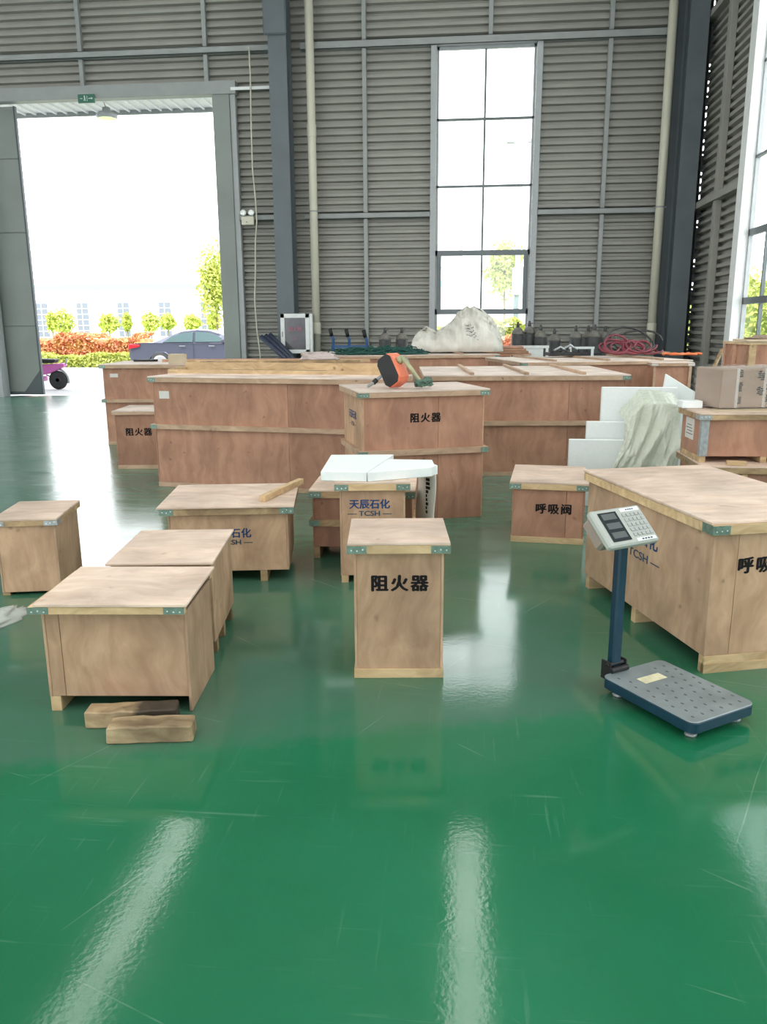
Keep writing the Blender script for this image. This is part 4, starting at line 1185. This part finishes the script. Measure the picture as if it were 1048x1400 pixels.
hedge('red and yellow leaved hedge beside the pink moped', -21.5, -13.9, 33.6, 35.6, 1.35, M['leaf_red'], 9000)
hedge('yellow green hedge low in front of the red leaved hedge', -19.0, -12.2, 32.2, 33.2, .55, M['leaf_yel'], 5000)
hedge('yellow green hedge behind the parked car', -13.2, -5.0, 34.2, 36.2, 1.40, M['leaf_yel'], 8000)
hedge('yellow green hedge seen low through the back window', -4.4, 5.5, 32.5, 34.5, 1.9, M['leaf_yel'], 9000)
hedge('red leaved shrub row seen low through the back window', 1.2, 4.2, 30.6, 31.6, 1.45, M['leaf_red'], 4000)
hedge('green hedge seen low through the right side window', 6.5, 16.0, 27, 30, 2.6, M['leaf_yel'], 9000)
struct(cbox(-60, 37, -.02, 20, 60, .10).build('lawn', plain('lawn_green', (.30, .42, .12), .9, var=.15, scale=.8)))

# far building
t = thing('far_building', 'long white building with a teal band beyond the hedge', 'building', (0, 80, 0))
cbox(-80, 0, 0, -.6, 18, 9).build('wall', M['bld'], t)
cbox(-80, -.12, 5.25, -.5, 0, 5.85).build('band', M['teal'], t)
cbox(-80, -.35, 8.9, -.3, 18.2, 9.15).build('eave', M['bld'], t)
cbox(-80, -.1, 6.95, -.5, 0, 7.05).build('rail', M['steel_light'], t)
for k in range(11):
    x = -51.6 + k * 4.32
    fr = cbox(x - .58, -.1, .7, x + .58, .0, 4.0).build('window', M['bld_win'], t)
    gb = MB()
    for q in range(1, 6): gb.box(x - .58, -.14, .7 + q * .55 - .03, x + .58, -.1, .7 + q * .55 + .03)
    gb.box(x - .035, -.14, .7, x + .035, -.1, 4.0)
    gb.build('glazing_bars', M['bld'], fr)


def tree(name, label, cat, x, y, crown, n, size, mat, trunk_h, trunk_r, group=None):
    t = thing(name, label, cat, (x, y, -.02), group=group)
    leaves(n, crown, size, 'foliage', mat, t)
    if trunk_h: MB().tube([(0, 0, 0), (.04, .02, trunk_h * .5), (-.02, 0, trunk_h)], [trunk_r, trunk_r * .8, trunk_r * .5], 8).build('trunk', M['bark'], t, True)
    return t


names = ['cut off by the door leaf', 'above the red end of the hedge', 'first right of the red hedge top', 'thin pale, left of the middle window', 'behind the hedge before the third window',
         'fourth from the red hedge, above the car boot', 'above the car roof before the fourth window', 'beside the tall tree near the door jamb']
for k, (px, py, wd, hg) in enumerate(((70, 440, 14, 26), (86, 440, 30, 34), (148, 442, 28, 26), (173, 440, 12, 24), (205, 441, 24, 26), (229, 440, 19, 22), (262, 441, 24, 20), (291, 440, 16, 20))):
    yy_ = 55 + (k % 2) * 2.4; c = at(px, py, yy_); s = yy_ / F_PX
    tree('round_shrub', 'clipped yellow-green shrub, ' + names[k], 'shrub', c.x, yy_, ball(wd * s / 2, wd * s / 2, hg * s / 2, c.z), 900, .13, M['leaf_yel'], c.z, .06, 'clipped shrubs before the white building')
c = at(293, 392, 38.2)
tree('young_tree', 'tall slim tree at the right edge of the open doorway', 'tree', c.x, 38.2, ball(.9, .85, 2.0, 3.5, .25), 2600, .10, M['leaf_yel'], 3.2, .07)
c = at(690, 372, 38.6)
tree('young_tree', 'round leafy tree seen through the right panes of the window', 'tree', c.x, 38.6, ball(.95, .9, 1.3, 4.1, .3), 2600, .11, M['leaf_yel'], 3.6, .08)
for k, (x, y) in enumerate(((10.5, 33), (13.5, 36))):
    tree('young_tree', ('leafy tree beyond the right side window, nearer one', 'leafy tree beyond the right side window, farther one')[k], 'tree', x, y, ball(1.3, 1.2, 1.2, 2.4, .3), 2500, .13, M['leaf_yel'], 2.0, .09)
c = at(709, 300, 36.3)
t = thing('street_lamp', 'pale blue lamp post with twin heads outside the window', 'street lamp', (c.x, 36.3, 0))
MB().tube([(0, 0, 0), (0, 0, 9.0)], [.13, .09], 12).build('pole', M['lamp_pole'], t, True)
for s in (-1, 1):
    MB().tube([(0, 0, 8.95), (s * .45, 0, 9.05)], .03, 6).build('arm', M['lamp_pole'], t)
    cbox(s * .45 - .16, -.1, 9.0, s * .45 + .16, .1, 9.1).build('lamp_head', M['steel'], t, bevel=.02)
cbox(-.22, -.2, 2.85, .24, -.1, 4.0).build('control_box', M['lamp_pole'], t, bevel=.02)

# parked car, side on, tail to the left
t = thing('parked_car', 'grey blue sedan parked outside the open door', 'car', (-12.45, 29.2, -.02))
t.scale = (1.12, 1, 1.02)
XZ = Matrix(((1, 0, 0, 0), (0, 0, 1, 0), (0, 1, 0, 0), (0, 0, 0, 1)))


def loft(sections):
    """sections: list of (y, polygon in x,z) with equal counts"""
    mb = MB(); n = len(sections[0][1]); vs = [(x, y, z) for y, pl in sections for x, z in pl]
    fs = [tuple(range(n)), tuple(range((len(sections) - 1) * n, len(sections) * n))[::-1]]
    for i in range(len(sections) - 1):
        fs += [(i * n + j, (i + 1) * n + j, (i + 1) * n + (j + 1) % n, i * n + (j + 1) % n) for j in range(n)]
    return mb.add(vs, fs)


low = [(.10, .28), (.0, .55), (.03, .85), (.10, 1.00), (.55, 1.03), (1.3, 1.02), (3.2, .98), (4.3, .86), (4.72, .72), (4.8, .5), (4.7, .25), (4.15, .22), (4.05, .5), (3.85, .66), (3.55, .66), (3.35, .5), (3.25, .2), (1.5, .2), (1.42, .5), (1.22, .68), (.9, .68), (.7, .5), (.62, .22)]
mid_ = lambda f, dz: [(2.4 + (x - 2.4) * f, .6 + (z - .6) * dz) for x, z in low]
loft([(0.06, mid_(.985, .93)), (0, low), (1.8, low), (1.74, mid_(.985, .93))]).build('body', M['car'], t, bevel=.03)
gh = [(.75, 1.0), (1.35, 1.30), (1.75, 1.45), (2.3, 1.51), (2.75, 1.47), (3.15, 1.34), (3.85, .98)]
sh = lambda k, dz: [(2.3 + (x - 2.3) * k, 1.0 + (z - 1.0) * dz) for x, z in gh]
loft([(.12, sh(1, .0001)), (.26, sh(.97, .93)), (.42, sh(.95, 1.0)), (1.38, sh(.95, 1.0)), (1.54, sh(.97, .93)), (1.68, sh(1, .0001))]).build('cabin', M['car'], t)
XZs = Matrix(((1, 0, 0, 0), (0, -.45, 1, .06), (0, .9, .45, 0), (0, 0, 0, 1)))
for pl in ([(1.15, 1.04), (1.45, 1.24), (1.8, 1.36), (2.18, 1.40), (2.18, 1.05)], [(2.26, 1.05), (2.26, 1.40), (2.65, 1.38), (3.0, 1.27), (3.4, 1.05)]):
    cw_ = MB()
    yy = lambda z: .115 + (z - 1.0) * .30
    vs2 = [(x, yy(z) - .03, z) for x, z in pl] + [(x, yy(z) + .02, z) for x, z in pl]; n = len(pl)
    cw_.add(vs2, [tuple(range(n)), tuple(range(n, 2 * n))[::-1]] + [(i, n + i, n + (i + 1) % n, (i + 1) % n) for i in range(n)])
    cw_.build('side_window', M['car_glass'], t)
for x in (1.06, 3.7):
    for y in (.09, 1.71):
        wh = MB().lathe([(.335, -.1), (.345, -.06), (.345, .06), (.335, .1)], 24, (x, y, .345), Matrix.Rotation(math.pi / 2, 4, 'X')).build('wheel', M['tyre'], t, True)
        MB().lathe([(.05, -.115), (.22, -.112), (.24, -.10)] if y < 1 else [(.24, .1), (.22, .112), (.05, .115)], 20, (x, y, .345), Matrix.Rotation(math.pi / 2, 4, 'X') @ Matrix.Scale(-1, 4, (0, 0, 1)) if y < 1 else Matrix.Rotation(math.pi / 2, 4, 'X')).build('rim', M['rim'], wh, True)
MB().prism([(-.02, .80), (.36, .88), (.40, .96), (.02, .99)], -.02, .3, XZ).build('tail_lamp', M['tail'], t, bevel=.02)
for x in (1.75, 2.75): cbox(x, -.03, .90, x + .2, .0, .925).build('door_handle', M['rim'], t)
cbox(3.2, -.14, 1.03, 3.36, .06, 1.16).build('mirror', M['car'], t, bevel=.03)
cbox(2.215, -.004, .35, 2.225, .0, 1.03).build('door_gap', M['black'], t)

# pink moped behind the door leaf
t = thing('moped', 'pink electric moped showing its rear wheel past the door leaf', 'moped', (-12.0, 20.6, -.02))
for x in (.05, 1.20):
    wh = MB().lathe([(.16, -.05), (.23, -.045), (.25, -.02), (.25, .02), (.23, .045), (.16, .05)], 24, (x, 0, .25), Matrix.Rotation(math.pi / 2, 4, 'X')).build('wheel', M['tyre'], t, True)
    MB().lathe([(.05, -.05), (.17, -.035), (.17, .035), (.05, .05)], 10, (x, 0, .25), Matrix.Rotation(math.pi / 2, 4, 'X')).build('rim', M['galv_grey'], wh)
MB().prism([(.75, .38), (1.0, .42), (1.45, .62), (1.42, .70), (.80, .66)], -.1, .1, XZ).build('tail_cowl', M['pink'], t, bevel=.02)
MB().prism([(.30, .22), (.85, .22), (.85, .36), (.30, .32)], -.13, .13, XZ).build('footboard', M['pink'], t, bevel=.02)
MB().prism([(.10, .45), (.28, .30), (.36, .32), (.20, 1.0), (.10, 1.0)], -.15, .15, XZ).build('leg_shield', M['pink'], t, bevel=.02)
MB().prism([(.62, .70), (1.18, .70), (1.22, .80), (.66, .82)], -.12, .12, XZ).build('seat', M['black'], t, bevel=.02)
MB().tube([(1.42, 0, .62), (1.50, 0, .80)], .02, 6).tube([(1.2, .06, .25), (.85, .06, .38)], .02, 6).build('rack_and_arm', M['galv_grey'], t)
MB().tube([(.16, 0, .95), (.18, 0, 1.08), (.2, -.28, 1.12)], .016, 6).tube([(.18, 0, 1.08), (.2, .28, 1.12)], .016, 6).build('handlebar', M['black'], t)
MB().tube([(1.20 + .29 * math.cos(a), 0, .25 + .29 * math.sin(a)) for a in [i * .3 for i in range(-1, 8)]], .03, 6).build('mudguard', M['galv_grey'], t)
